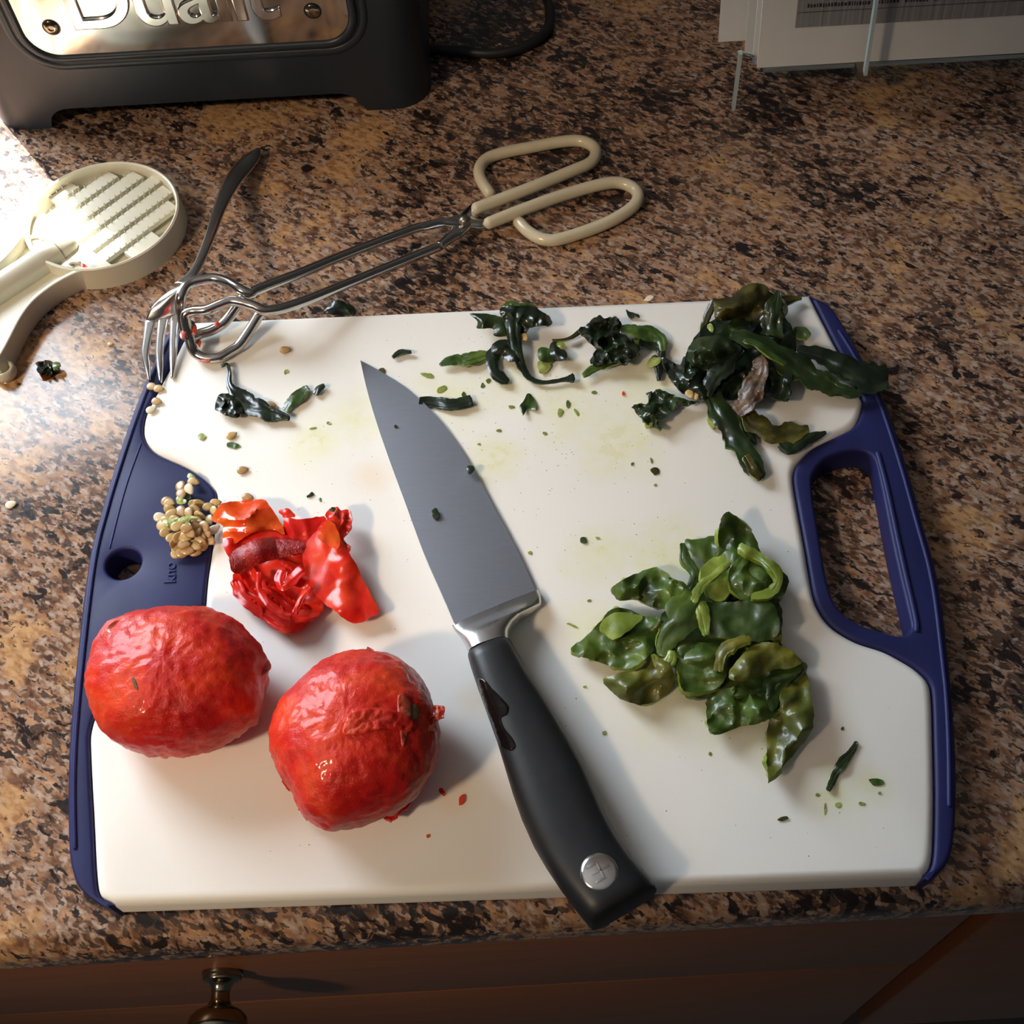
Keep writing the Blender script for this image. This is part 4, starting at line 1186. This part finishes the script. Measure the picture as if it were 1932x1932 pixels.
for i, (x, y, a, tx, ty, kd) in enumerate(cl):
    u, v = k7([(x, y)])[0]
    if i < 4: z = ZT + .0022 + .0006 * i
    else:
        d = sqrt(((x - 680) / 520) ** 2 + ((y - 1330) / 470) ** 2)
        z = ZT + .0018 + .0065 * max(0, 1 - d) + random.uniform(0, .0012)
    seed(u, v, z, radians(a), tx, ty, kd, 'pale pepper seed in the clump on the left blue grip', 'clump of pepper seeds on the blue grip', random.uniform(1.08, 1.28))
for x, y, a, tx, kd in ((1085, 930, -15, .3, 0), (1215, 860, -5, .3, 0), (1190, 1000, 60, .5, 0), (1110, 1160, 70, .4, 0), (1195, 1340, -45, .3, 2)):
    u, v = k7([(x, y)])[0]
    seed(u, v, ZT + .0022, radians(a), tx, 0, kd, 'pale pepper seed between the seed clump and the tomato skins', 'seeds beside the tomato skins', 1.05)
single = [(537, 660, 1, 0, 'tan pepper seed on the board right of the tongs claw'), (457, 887, 1, -10, 'tan pepper seed alone on the board above the tomato skins'),
          (286, 729, 0, 20, 'cream pepper seed touching the left fork tine tip'), (299, 733, 0, 10, 'cream pepper seed touching the middle fork tine tip'), (295, 757, 0, 20, 'middle cream pepper seed in the row below the fork tines'),
          (285, 773, 2, -30, 'white pepper seed lowest in the row below the fork tines'), (436, 822, 0, -30, 'rough cream pepper seed beside a green scrap near the board edge'), (510, 764, 1, 10, 'tan pepper seed under the charred skin with the thin tail'),
          (555, 940, 1, 0, 'cream pepper seed peeking out behind the tomato skins'), (20, 952, 2, -20, 'white pepper seed alone on the granite at the left edge'),
          (208, 649, 0, 0, 'tiny pale crumb on the granite left of the fork')]
single[8] = (466, 938, 1, 10, 'tan pepper seed half hidden at the back of the tomato skins')
for u, v, kd, a, lab in single:
    zz = ZT + .0012
    if u < 30 or u == 208: zz = .0010
    seed(u, v, zz, radians(a), .15, 0, kd, lab, None, .6 if u == 208 else 1.05)
k6 = crop(1160, 520, 3.578); kk5 = crop(820, 520, 4.025)
for (u, v), z, a, kd, lab in ((kk5([(378, 345)])[0], .0075, 0, 1, 'round tan pepper seed on the dark skin tab at the back edge'), (kk5([(680, 465)])[0], .006, 60, 1, 'tan pepper seed tucked beside the dark twisted skin'),
                              (k6([(400, 703)])[0], .0075, 50, 0, 'pale pepper seed on the left fringe of the dark skin heap'), (k6([(505, 797)])[0], .0085, 70, 0, 'pale pepper seed, left of the pair on the dark skin heap'),
                              (k6([(540, 805)])[0], .008, 80, 0, 'pale pepper seed, right of the pair on the dark skin heap')):
    seed(u, v, ZT + z, radians(a), .2, 0, kd, lab)
for lab, pts, z in (('green pith lump at the top of the seed clump', [(500, 790), (540, 730), (600, 770), (680, 800), (690, 860), (600, 880), (520, 860)], .004),
                    ('green pith knob at the tip of the seed trail', [(700, 370), (750, 310), (830, 350), (840, 400), (740, 420)], .002),
                    ('wet green pith strip lying across the seed clump', [(540, 1170), (640, 1100), (760, 1085), (890, 1130), (780, 1150), (740, 1200), (770, 1260), (660, 1230)], .009),
                    ('shiny pale pith at the left of the seed clump', [(230, 1190), (400, 1150), (540, 1130), (600, 1200), (440, 1250), (400, 1320), (300, 1260)], .0065),
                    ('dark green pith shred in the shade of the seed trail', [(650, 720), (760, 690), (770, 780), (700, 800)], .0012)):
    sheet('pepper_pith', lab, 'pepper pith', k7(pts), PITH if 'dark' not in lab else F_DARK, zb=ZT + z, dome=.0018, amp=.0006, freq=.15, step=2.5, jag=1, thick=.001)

# ------------------------------------------------------------------ charred pepper skins
def rib(conv, label, pts, mat, z=.002, sc=1.0, **kw):
    q = [(p[0], p[1], p[2] / sc) + tuple(p[3:]) for p in conv(pts)]
    return ribbon('pepper_skin', label, 'pepper skin', q, mat, z=ZT + z, **kw)
def shk(conv, label, pts, mat, z=.002, **kw): return sheet('pepper_skin', label, 'pepper skin', conv(pts), mat, zb=ZT + z, **kw)
idn = lambda p: p
rib(idn, 'charred pepper skin with a thin hooked tail, left on the board', [(418, 692, 2.5), (428, 689, 3), (433, 703, 4), (433, 722, 5), (442, 742, 11), (465, 760, 19), (495, 773, 15), (520, 783, 12), (546, 791, 6)], K_BLACK, .002, arch=.7)
shk(idn, 'folded black pepper skin lobe beside the hooked tail', [(404, 770), (413, 746), (430, 742), (447, 750), (457, 772), (452, 788), (430, 786), (412, 776)], K_BLACK, .003, dome=.0055, amp=.002, freq=.1, step=4)
rib(idn, 'fresh green pepper strip right of the hooked skin', [(537, 775, 5), (548, 760, 10), (565, 746, 11), (583, 733, 6)], K_GREEN, .0015, arch=.8)
rib(idn, 'tiny curved dark skin right of the green strip', [(595, 745, 4), (601, 734, 7), (612, 728, 4)], K_DARK, .001)
shk(idn, 'dark pepper skin on the granite behind the board edge', [(612, 592), (622, 576), (640, 565), (656, 574), (668, 580), (668, 594)], K_BLACK, -ZT + .002, dome=.006, step=4)
S5 = 4.025
shk(kk5, 'dark crinkled pepper skin cap hanging at the back edge', [(495, 285), (510, 240), (640, 228), (760, 238), (830, 280), (880, 318), (890, 372), (800, 382), (720, 402), (670, 432), (600, 445), (545, 400)], K_BLACK, .005, dome=.009, amp=.002, freq=.07, step=4, fold=(.4, 26, .002))
shk(kk5, 'light green rim of pepper flesh at the board back edge', [(505, 250), (530, 215), (570, 192), (640, 205), (740, 208), (790, 260), (720, 245), (620, 238), (550, 248)], K_GREEN, .007, dome=.006, step=3.5)
rib(kk5, 'twisted dark pepper skin strand curling round to a green end', [(600, 330, 55, .006), (600, 450, 52, .005), (630, 590, 42, .003), (665, 700, 30, .001), (730, 785, 18), (850, 812, 11), (960, 792, 12), (1060, 775, 30)], K_BLACK, .002, S5, arch=.8)
rib(kk5, 'dark curved pepper skin leg below the twisted strand', [(560, 520, 30, .002), (490, 550, 50, .002), (450, 650, 46), (475, 760, 48), (555, 812, 22)], K_BLACK, .002, S5, arch=.9)
shk(kk5, 'dark pepper skin tab with a notched end near the back edge', [(265, 292), (310, 285), (400, 290), (500, 312), (552, 350), (552, 452), (452, 458), (440, 402), (322, 400), (326, 350)], K_DARK, .003, dome=.0045, amp=.001, step=3.5, jag=1)
shk(kk5, 'dark pepper skin bridge between the twisted strand and its leg', [(440, 520), (540, 490), (590, 530), (640, 640), (560, 650), (500, 600), (440, 600)], K_BLACK, .0035, dome=.005, step=3.5)
rib(kk5, 'leaf-shaped green pepper skin pointing left', [(38, 682, 6), (120, 655, 36), (230, 648, 62), (340, 620, 52), (432, 600, 24)], K_GREEN, .0018, S5, arch=.7)
shk(kk5, 'small square of pale green pepper flesh', [(790, 552), (860, 550), (900, 580), (900, 650), (850, 660), (792, 640)], K_GREEN, .0015, dome=.002, step=3.5, jag=1)
shk(kk5, 'black pepper skin ball beside the pale green square', [(872, 560), (890, 510), (930, 500), (960, 545), (1000, 580), (1000, 630), (940, 650), (890, 620)], K_BLACK, .002, dome=.006, step=3.5)
shk(kk5, 'pale fibre scrap on top of the black skin ball', [(925, 515), (975, 505), (990, 545), (960, 560)], K_PALE, .008, dome=.001, step=2.5)
shk(kk5, 'yellowish smear of pulp below the pale green square', [(785, 655), (860, 660), (880, 700), (830, 745), (790, 720)], K_PALE, .0004, dome=.0008, step=3.5, thick=.0005)
shk(kk5, 'large crumpled black pepper skin in the back row', [(1095, 412), (1160, 372), (1245, 295), (1290, 322), (1370, 315), (1418, 352), (1410, 430), (1480, 470), (1562, 560), (1500, 640), (1420, 672), (1330, 655), (1220, 692), (1185, 640), (1220, 560), (1160, 500)], K_BLACK, .004, dome=.009, amp=.004, freq=.08, step=4, jag=4)
rib(kk5, 'bright green pepper strip below the large crumpled skin', [(1128, 765, 16), (1220, 700, 34), (1340, 625, 52), (1450, 560, 48), (1560, 490, 20)], K_GREEN, .003, S5, arch=.8)
rib(kk5, 'green pepper flap bending down right of the crumpled skin', [(1415, 405, 22, .002), (1520, 430, 46, .002), (1630, 440, 56), (1715, 480, 40), (1735, 575, 18)], K_GREEN, .003, S5, arch=.6)
rib(kk5, 'narrow dark pepper skin hanging under the green flap', [(1550, 505, 22, .002), (1650, 535, 32), (1715, 560, 25), (1710, 650, 26), (1705, 795, 9)], K_BLACK, .002, S5)
rib(kk5, 'thin stalk-like strip left of the crumpled skin', [(893, 492, 6), (980, 490, 7), (1040, 470, 12), (1105, 425, 26)], K_OLIVE, .003, S5)
rib(idn, 'narrow dark pepper skin touching the blade edge', [(791, 757, 7), (830, 762, 10), (860, 764, 9), (891, 758, 12)], K_BLACK, .001, arch=.5, jag=.5)
rib(idn, 'short curved dark skin near the knife tip', [(741, 675, 3), (755, 666, 5), (776, 665, 3)], K_DARK, .001)
shk(idn, 'small green skin scrap in the middle of the board', [(996, 742), (1008, 752), (1010, 772), (995, 772), (988, 782), (980, 768), (988, 756)], K_GREEN, .0012, dome=.0025, step=3, jag=1)
shk(kk5, 'tiny winged dark skin near the back edge', [(1455, 258), (1482, 275), (1520, 285), (1558, 308), (1480, 318)], K_BLACK, .0008, dome=.0015, step=2.5, jag=1)
shk(kk5, 'curled light green sliver left of the dark heap', [(1610, 680), (1640, 625), (1710, 620), (1715, 660), (1650, 695)], K_PALE, .003, dome=.002, step=3)

S6 = 3.578
H = 'heap of charred pepper skins at the back right'
shk(k6, 'olive brown pepper skin at the very back of the dark heap', [(672, 190), (690, 160), (800, 140), (870, 70), (940, 50), (1010, 60), (1060, 120), (1140, 160), (1150, 260), (1000, 310), (850, 300), (690, 300)], K_OLIVE, .006, dome=.012, amp=.003, fold=(1.4, 30, .002), group=H)
rib(k6, 'olive yellow pointed tip sticking out behind the heap', [(1120, 175, 38, .003), (1190, 162, 24), (1262, 155, 4)], K_OLIVE, .004, S6, group=H)
rib(k6, 'olive standing band at the left back of the heap', [(690, 165, 28, .006), (640, 240, 28, .003), (605, 330, 24), (575, 415, 14)], K_OLIVE, .004, S6, group=H)
shk(k6, 'pale green flesh showing inside the olive band', [(600, 360), (640, 320), (665, 350), (650, 395), (590, 415)], K_PALE, .005, dome=.002, step=4, group=H)
shk(k6, 'dark pepper skin spread underneath the whole heap', [(500, 480), (700, 280), (1100, 260), (1220, 420), (1200, 650), (1060, 820), (800, 830), (620, 820), (480, 700)], K_BLACK, .002, dome=.008, amp=.003, step=6, group=H)
shk(k6, 'broad dark green pepper skin folded at the left of the heap', [(488, 592), (510, 462), (562, 420), (700, 392), (790, 300), (880, 300), (905, 370), (870, 460), (830, 560), (692, 622), (560, 642)], K_DARK, .007, dome=.010, amp=.003, fold=(2.4, 30, .003), group=H)
shk(k6, 'dark skin scrap joining the heap to the back row', [(330, 555), (440, 602), (482, 540), (692, 640), (640, 800), (560, 842), (430, 770), (350, 650)], K_BLACK, .004, dome=.007, amp=.003, freq=.08, group=H)
rib(k6, 'pointed dark green skin standing at the back of the heap', [(1105, 105, 14, .012), (1080, 200, 58, .010), (1070, 300, 80, .006), (1060, 410, 90, .004)], K_DARK, .007, S6, arch=.7, group=H)
rib(k6, 'black glossy ridge of skin down the middle of the heap', [(830, 470, 66, .007), (750, 590, 66, .006), (660, 710, 58, .003), (612, 810, 36)], K_BLACK, .007, S6, arch=.9, group=H)
shk(k6, 'dark flap of skin at the front of the heap', [(905, 560), (1060, 560), (1190, 640), (1190, 730), (1166, 852), (1060, 822), (950, 832), (880, 740)], K_BLACK, .005, dome=.007, amp=.002, fold=(.2, 40, .002), group=H)
rib(k6, 'dark wing of skin lying out over the right blue grip', [(1230, 505, 30, .004), (1400, 545, 55, .003), (1550, 615, 78, .002), (1700, 690, 98, .001), (1840, 690, 76, 0)], K_BLACK, .004, S6, arch=.35, group=H)
rib(k6, 'long dark green skin strand running to the right corner', [(780, 400, 28, .010), (950, 450, 54, .010), (1100, 540, 74, .007), (1250, 645, 82, .004), (1420, 730, 68, .001), (1560, 790, 36), (1665, 795, 18)], K_DARK, .005, S6, arch=.75, group=H)
rib(k6, 'thin pale-edged fold of skin on the long strand', [(870, 440, 12, .016), (960, 470, 20, .016), (1060, 540, 18, .013), (1150, 600, 12, .010)], K_GREEN, .006, S6, group=H)
rib(k6, 'brown papery charred skin on the front of the heap', [(960, 560, 46, .007), (1000, 640, 72, .008), (930, 760, 70, .006), (890, 860, 60, .003), (820, 920, 50, .001)], K_PAPER, .006, S6, arch=.5, jag=.6, amp=.0018, group=H)
rib(k6, 'dark skin strand hanging down from the heap front', [(640, 800, 56, .003), (720, 950, 80, .001), (830, 1110, 84), (920, 1270, 66), (992, 1372, 40)], K_DARK, .003, S6, arch=.55, group=H)
rib(k6, 'yellow green end of the hanging skin strand', [(880, 1220, 30, .0018), (930, 1300, 34, .0014), (980, 1365, 26)], K_OLIVE, .0045, S6, arch=.4, group=H)
shk(k6, 'pale green pulp beside the hanging strand', [(635, 910), (680, 905), (710, 990), (660, 1030), (630, 990)], K_PALE, .001, dome=.002, step=4, group=H)
rib(k6, 'olive arm of skin reaching right from the hanging strand', [(860, 900, 40, .003), (940, 1000, 62, .001), (1080, 1065, 64), (1200, 1060, 56), (1305, 1030, 24)], K_OLIVE, .003, S6, arch=.6, group=H)
rib(k6, 'curled dark skin tip at the end of the olive arm', [(1120, 1130, 34), (1180, 1170, 42), (1290, 1105, 36), (1425, 1062, 12)], K_BLACK, .002, S6, arch=.9, group=H)
rib(k6, 'short dark spike of skin below the papery scrap', [(890, 1010, 28), (925, 1080, 26), (952, 1138, 8)], K_BLACK, .002, S6, group=H)
shk(k6, 'ragged dark green skin at the far left of the heap', [(115, 880), (220, 862), (215, 792), (300, 770), (380, 800), (455, 830), (562, 850), (500, 872), (382, 902), (340, 952), (300, 1000), (310, 1036), (250, 1022), (200, 990)], K_DARK, .003, dome=.006, amp=.003, freq=.09, step=4, jag=4, group=H)
shk(k6, 'pale pulp under the ragged left skin', [(190, 965), (250, 970), (255, 1015), (215, 1025)], K_PALE, .0012, dome=.0015, step=3, group=H)
shk(k6, 'green nub of flesh at the right of the heap', [(1215, 350), (1290, 352), (1326, 402), (1275, 432), (1215, 405)], K_GREEN, .006, dome=.004, step=4, group=H)
rib(k6, 'narrow dark skin sliver left of the heap', [(260, 545, 18), (295, 600, 30), (300, 710, 14)], K_BLACK, .002, S6, group=H)

# ------------------------------------------------------------------ peeled green pepper strips
g7 = crop(1040, 940, 2.927)
GP = 'heap of peeled green pepper strips'
def gp(label, pts, mat, z, **kw):
    kw.setdefault('thick', .0022); kw.setdefault('jag', 2.5); kw.setdefault('step', 6)
    return sheet('pepper_strip', label, 'pepper strip', g7(pts), mat, zb=ZT + z, group=GP, **kw)
def gr_(label, pts, mat, z, **kw):
    return ribbon('pepper_strip', label, 'pepper strip', [(u, v, h / 2.927) + tuple(r) for u, v, h, *r in g7(pts)], mat, z=ZT + z, group=GP, thick=.0020, **kw)
gp('dark fill sheet added under the green heap', [(610, 640), (900, 480), (1250, 560), (1270, 800), (1380, 920), (1250, 1080), (900, 1080), (700, 960), (600, 760)], F_DARK, .0025, dome=.006, amp=.002)  # added dark fill, closes the gaps between the strips above
gp('dark fill sheet added in the gap below the middle bands', [(700, 950), (1000, 970), (1380, 905), (1392, 980), (1280, 1090), (1100, 1100), (760, 1095)], F_DARK, .0045, dome=.005, amp=.0015)  # second dark fill, added beneath the strips to close this gap
gp('pointed pepper leaf at the back of the green heap', [(962, 75), (1060, 130), (1130, 220), (1170, 320), (1305, 432), (1280, 540), (1200, 610), (1080, 580), (1000, 480), (960, 380), (930, 300), (925, 180)], F_MID, .007, dome=.010, amp=.002, fold=(1.1, 40, .002))
gp('small green flap behind the curl at the back of the heap', [(738, 232), (800, 225), (932, 208), (960, 300), (860, 350), (780, 310)], F_MID, .006, dome=.006, amp=.001)
gr_('dark strip edge at the back left of the green heap', [(735, 255, 22), (740, 340, 24), (790, 420, 24), (770, 500, 26), (710, 560, 20)], F_DARK, .005)
gp('pale hollow of flesh inside the light green curl', [(830, 380), (980, 300), (1080, 300), (1040, 420), (960, 560), (860, 540)], F_LIGHT, .009, dome=.003, amp=.001)
gp('broad dark strip lying in front of the light curl', [(985, 390), (1080, 300), (1180, 330), (1240, 440), (1200, 520), (1080, 560), (990, 500)], F_MID, .0125, dome=.003, amp=.001)
gr_('thin light green ribbon curling round the right of the heap', [(1040, 275, 26, 0), (1120, 310, 26, .001), (1215, 385, 28, .001), (1245, 460, 26, 0), (1200, 530, 24, -.002), (1105, 552, 18, -.003)], F_LIGHT, .0165, arch=.8)
gr_('thin light green ribbon curling down the middle of the heap', [(985, 360, 16), (900, 425, 18), (830, 475, 22), (785, 575, 20)], F_LIGHT, .0145, arch=.9)
gp('wavy pepper strip at the back left of the green heap', [(330, 512), (380, 458), (480, 410), (580, 380), (650, 432), (745, 472), (762, 560), (685, 612), (560, 602), (480, 562), (380, 566)], F_MID, .004, dome=.009, amp=.003, freq=.06, fold=(.4, 40, .002))
gp('pepper strip pointing out at the left of the heap', [(108, 842), (180, 772), (260, 692), (330, 612), (420, 610), (512, 652), (600, 662), (605, 790), (500, 902), (420, 942), (280, 912)], F_MID, .003, dome=.009, amp=.002, fold=(2.3, 55, .003))
gp('pale smooth patch of flesh on the left strip', [(270, 700), (350, 630), (440, 640), (508, 656), (430, 730), (340, 780)], F_LIGHT, .0105, dome=.002, amp=.0005)
gr_('bent pepper strip sloping through the centre left of the heap', [(800, 560, 60, .006), (720, 640, 90, .005), (650, 760, 70, .002), (610, 870, 26)], F_MID, .008, arch=.8)
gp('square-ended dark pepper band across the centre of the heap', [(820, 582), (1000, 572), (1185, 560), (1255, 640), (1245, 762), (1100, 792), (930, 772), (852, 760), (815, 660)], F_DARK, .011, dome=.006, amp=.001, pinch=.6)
gr_('light edge turned up at the left end of the centre band', [(815, 580, 34), (835, 660, 30), (860, 755, 22)], F_LIGHT, .0135, arch=.6)
gp('curled pepper strip at the lower left of the heap', [(285, 1002), (400, 962), (520, 942), (562, 870), (640, 902), (682, 982), (652, 1062), (562, 1132), (460, 1136), (360, 1092)], F_YEL, .0025, dome=.009, amp=.002, fold=(.3, 45, .002))
gr_('small upright green edge in the cleft left of centre', [(555, 870, 14, .004), (600, 950, 22, .003), (650, 900, 26, .004), (665, 850, 16, .005)], F_LIGHT, .006, arch=.8)
gp('rounded pepper strip below the centre of the heap', [(668, 852), (760, 802), (900, 800), (962, 880), (962, 1002), (872, 1062), (732, 1062), (700, 952)], F_MID, .0075, dome=.008, amp=.0015)
gp('pepper strip with a ragged tip right of centre', [(978, 962), (1040, 880), (1120, 810), (1250, 800), (1382, 892), (1342, 932), (1230, 950), (1100, 1002), (1000, 1006)], F_YEL, .010, dome=.006, amp=.0015)
gr_('brownish folded edge in the middle of the heap', [(1100, 780, 20, .002), (1000, 810, 34, .002), (945, 870, 34, .001), (930, 955, 28)], F_YEL, .0125, arch=.7)
gp('pepper strip hanging at the front of the heap', [(862, 1092), (960, 1050), (1100, 1060), (1252, 1062), (1262, 1182), (1150, 1242), (1040, 1262), (940, 1302), (870, 1282)], F_MID, .0035, dome=.008, amp=.002, fold=(.1, 60, .003))
gp('long pointed pepper strip at the front right of the heap', [(1390, 950), (1432, 1060), (1447, 1260), (1350, 1402), (1222, 1532), (1195, 1522), (1195, 1262), (1260, 1150), (1280, 1050)], F_YEL, .003, dome=.009, amp=.0015, fold=(.25, 46, .002))
gp('narrow strip edge at the right side of the heap', [(1180, 642), (1262, 662), (1268, 792), (1205, 770)], F_YEL, .008, dome=.003)
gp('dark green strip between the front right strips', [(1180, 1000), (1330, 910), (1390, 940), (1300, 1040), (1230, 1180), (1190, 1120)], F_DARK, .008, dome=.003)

# ------------------------------------------------------------------ small scraps
def scrap(label, u, v, a, b, ang, mat, z=.0004, base=ZT, dome=.0008, group=None, n=7):
    pts = []
    for k in range(n):
        t = 2 * pi * k / n; r = random.uniform(.7, 1.1)
        x, y = a * cos(t) * r, b * sin(t) * r
        pts.append((u + x * cos(ang) - y * sin(ang), v + x * sin(ang) + y * cos(ang)))
    return sheet('pepper_scrap', label, 'pepper scrap', pts, mat, zb=base + z, dome=dome * .5, amp=.0002, freq=.2, step=max(2.0, min(a, b) * .5), jag=1.6, thick=.00025, group=group)
rib(idn, 'dark shred of pepper skin alone at the lower right', [(1616, 1400, 4), (1606, 1418, 8), (1588, 1440, 10), (1574, 1462, 7), (1562, 1492, 4)], K_DARK, .0008, arch=.4)
scrap('yellow green scrap right of the dark shred', 1655, 1476, 17, 7, .1, K_GREEN)
scrap('triangular dark scrap sitting on the middle of the blade', 822, 970, 11, 9, 1.2, K_BLACK, .0062, dome=.0012)
scrap('dark scrap stuck on the blade cutting edge', 888, 886, 7, 10, .2, K_DARK, .0040, dome=.0016)
scrap('tiny olive scrap on the blade near its tip', 746, 804, 4, 2.5, 0, K_OLIVE, .0042, dome=.0004)
scrap('dark rectangular scrap on the board right of the blade', 1101, 1019, 6, 8, -.3, K_DARK)
scrap('olive crumb on the board left of the carrying slot', 1236, 889, 9, 8, 0, K_OLIVE)
scrap('torn dark scrap above the tomato skins', 586, 934, 9, 4, -.6, K_DARK)
scrap('v-shaped olive scrap near the lower right of the board', 1477, 1545, 11, 4, -.3, K_OLIVE)
scrap('light green scrap beside the rough cream seed', 441, 840, 13, 7, .1, K_GREEN)
scrap('pale green scrap at the left of the board', 380, 824, 8, 7, 0, K_PALE)
scrap('pale green smear under the knife tip', 722, 700, 8, 7, .5, K_OLIVE)
for u, v, a, b, t, m_ in ((808, 708, 14, 5, .2, K_PALE), (834, 734, 12, 6, -.5, K_OLIVE), (911, 727, 5, 4, -.5, K_DARK), (921, 718, 4, 5, .3, K_GREEN), (875, 744, 4, 6, .2, K_DARK), (965, 767, 6, 4, 0, K_OLIVE),
                          (1072, 762, 4, 8, 0, K_GREEN), (1088, 778, 3, 9, -.6, K_OLIVE), (942, 812, 6, 3, 0, K_OLIVE), (1028, 818, 5, 4, .5, K_OLIVE), (904, 838, 4, 3, 0, K_OLIVE), (1120, 740, 6, 3, .2, K_OLIVE), (1058, 778, 6, 8, 0, K_PALE),
                          (1229, 868, 3, 7, -.2, K_OLIVE), (1193, 875, 3, 3, 0, K_DARK), (1237, 915, 3, 3, 0, K_OLIVE), (620, 798, 5, 3, .5, K_OLIVE), (590, 808, 10, 2, -.2, K_OLIVE), (540, 702, 6, 5, -.4, K_PALE),
                          (1000, 1043, 4, 4, 0, K_OLIVE), (1128, 1015, 5, 3, .3, K_OLIVE), (1140, 1383, 5, 4, 0, K_OLIVE), (1340, 1422, 4, 4, 0, K_OLIVE), (1582, 1518, 6, 5, 0, K_PALE), (1626, 1516, 8, 3, .2, K_OLIVE), (1543, 1500, 4, 4, 0, K_PALE),
                          (1590, 1375, 4, 4, .7, K_DARK), (1104, 1295, 4, 3, 0, K_OLIVE), (1557, 1528, 2.5, 12, .1, K_PALE), (1660, 1496, 3, 3, 0, K_OLIVE), (603, 1560 - 617, 3, 3, 0, K_DARK), (1112, 1133, 4, 3, 0, K_OLIVE), (1080, 1180, 12, 2.2, .35, K_PALE)):
    scrap('tiny pepper fleck stuck to the white board', u, v, a, b, t, {K_OLIVE.name: F_LIGHT, K_DARK.name: K_GREEN}.get(m_.name, m_), .0002, group='tiny pepper flecks on the board', dome=.0004, n=6)
scrap('larger orange tomato scrap right of the round tomato', 872, 1508, 8, 14, .35, T_ORANGE)['category'] = 'tomato scrap'
scrap('smaller red tomato scrap right of the round tomato', 834, 1493, 5, 9, -.5, T_SKIN)['category'] = 'tomato scrap'
scrap('speck of tomato near the bottom of the board', 808, 1577, 4, 3, 0, T_ORANGE)['category'] = 'tomato scrap'
scrap('orange red speck of tomato in the back row', 1176, 743, 3.5, 5, 0, T_ORANGE)['category'] = 'tomato scrap'
scrap('torn white scrap on the granite behind the board edge', 1224, 562, 9, 5, -.3, SEED_W, .003, 0)['category'] = 'scrap'
scrap('red scrap caught on the rim of the cream tool', 158, 500, 7, 4, .4, T_SKIN, .0136, 0)['category'] = 'tomato scrap'
# wet charred scrap in a brown puddle on the granite
pud = sheet('brown_puddle', 'thin brown puddle around the charred scrap on the granite', 'puddle', [(62, 690), (75, 682), (105, 688), (112, 700), (95, 714), (78, 716), (66, 702)], BROTH, zb=.0004, dome=.0006, amp=.0001, thick=.0004, step=4)
sheet('pepper_skin', 'wet charred pepper skin lump on the granite left of the board', 'pepper skin', [(70, 695), (78, 682), (92, 680), (104, 688), (108, 698), (98, 706), (84, 708), (72, 704)], K_BLACK, zb=.0012, dome=.006, amp=.003, freq=.12, step=3.5, jag=3)
sheet('pepper_skin', 'small green side flap of the charred lump on the granite', 'pepper skin', [(100, 684), (113, 684), (110, 694), (100, 698)], K_GREEN, zb=.0030, dome=.002, step=3, jag=1)
# crumbs and juice droplets too small to count
vv, ff = [], []
def blob(p, r, h):
    b = len(vv); n = 5; rot = random.random() * 6
    for k in range(n): vv.append((p.x + r * cos(rot + 2 * pi * k / n) * random.uniform(.6, 1.2), p.y + r * sin(rot + 2 * pi * k / n) * random.uniform(.4, 1.1), p.z))
    vv.append((p.x, p.y, p.z + h))
    for k in range(n): ff.append((b + k, b + (k + 1) % n, b + n))
WPOLY = WR + WL
for i in range(420):
    if i < 260: u, v = random.gauss(970, 190), random.gauss(800, 110)
    elif i < 340: u, v = random.gauss(1230, 120), random.gauss(1150, 190)
    else: u, v = random.uniform(420, 1700), random.uniform(620, 1640)
    if inside((u, v), WPOLY) and edge_dist((u, v), WPOLY) > 22: blob(P(u, v, ZT + .00003), random.uniform(.00012, .00038), .00008)
cr = mesh_obj('pepper_crumbs', vv, ff, CRUMB, None, False)
tag(cr, 'scatter of minute olive green pepper crumbs over the white board', 'crumbs', kind='stuff')
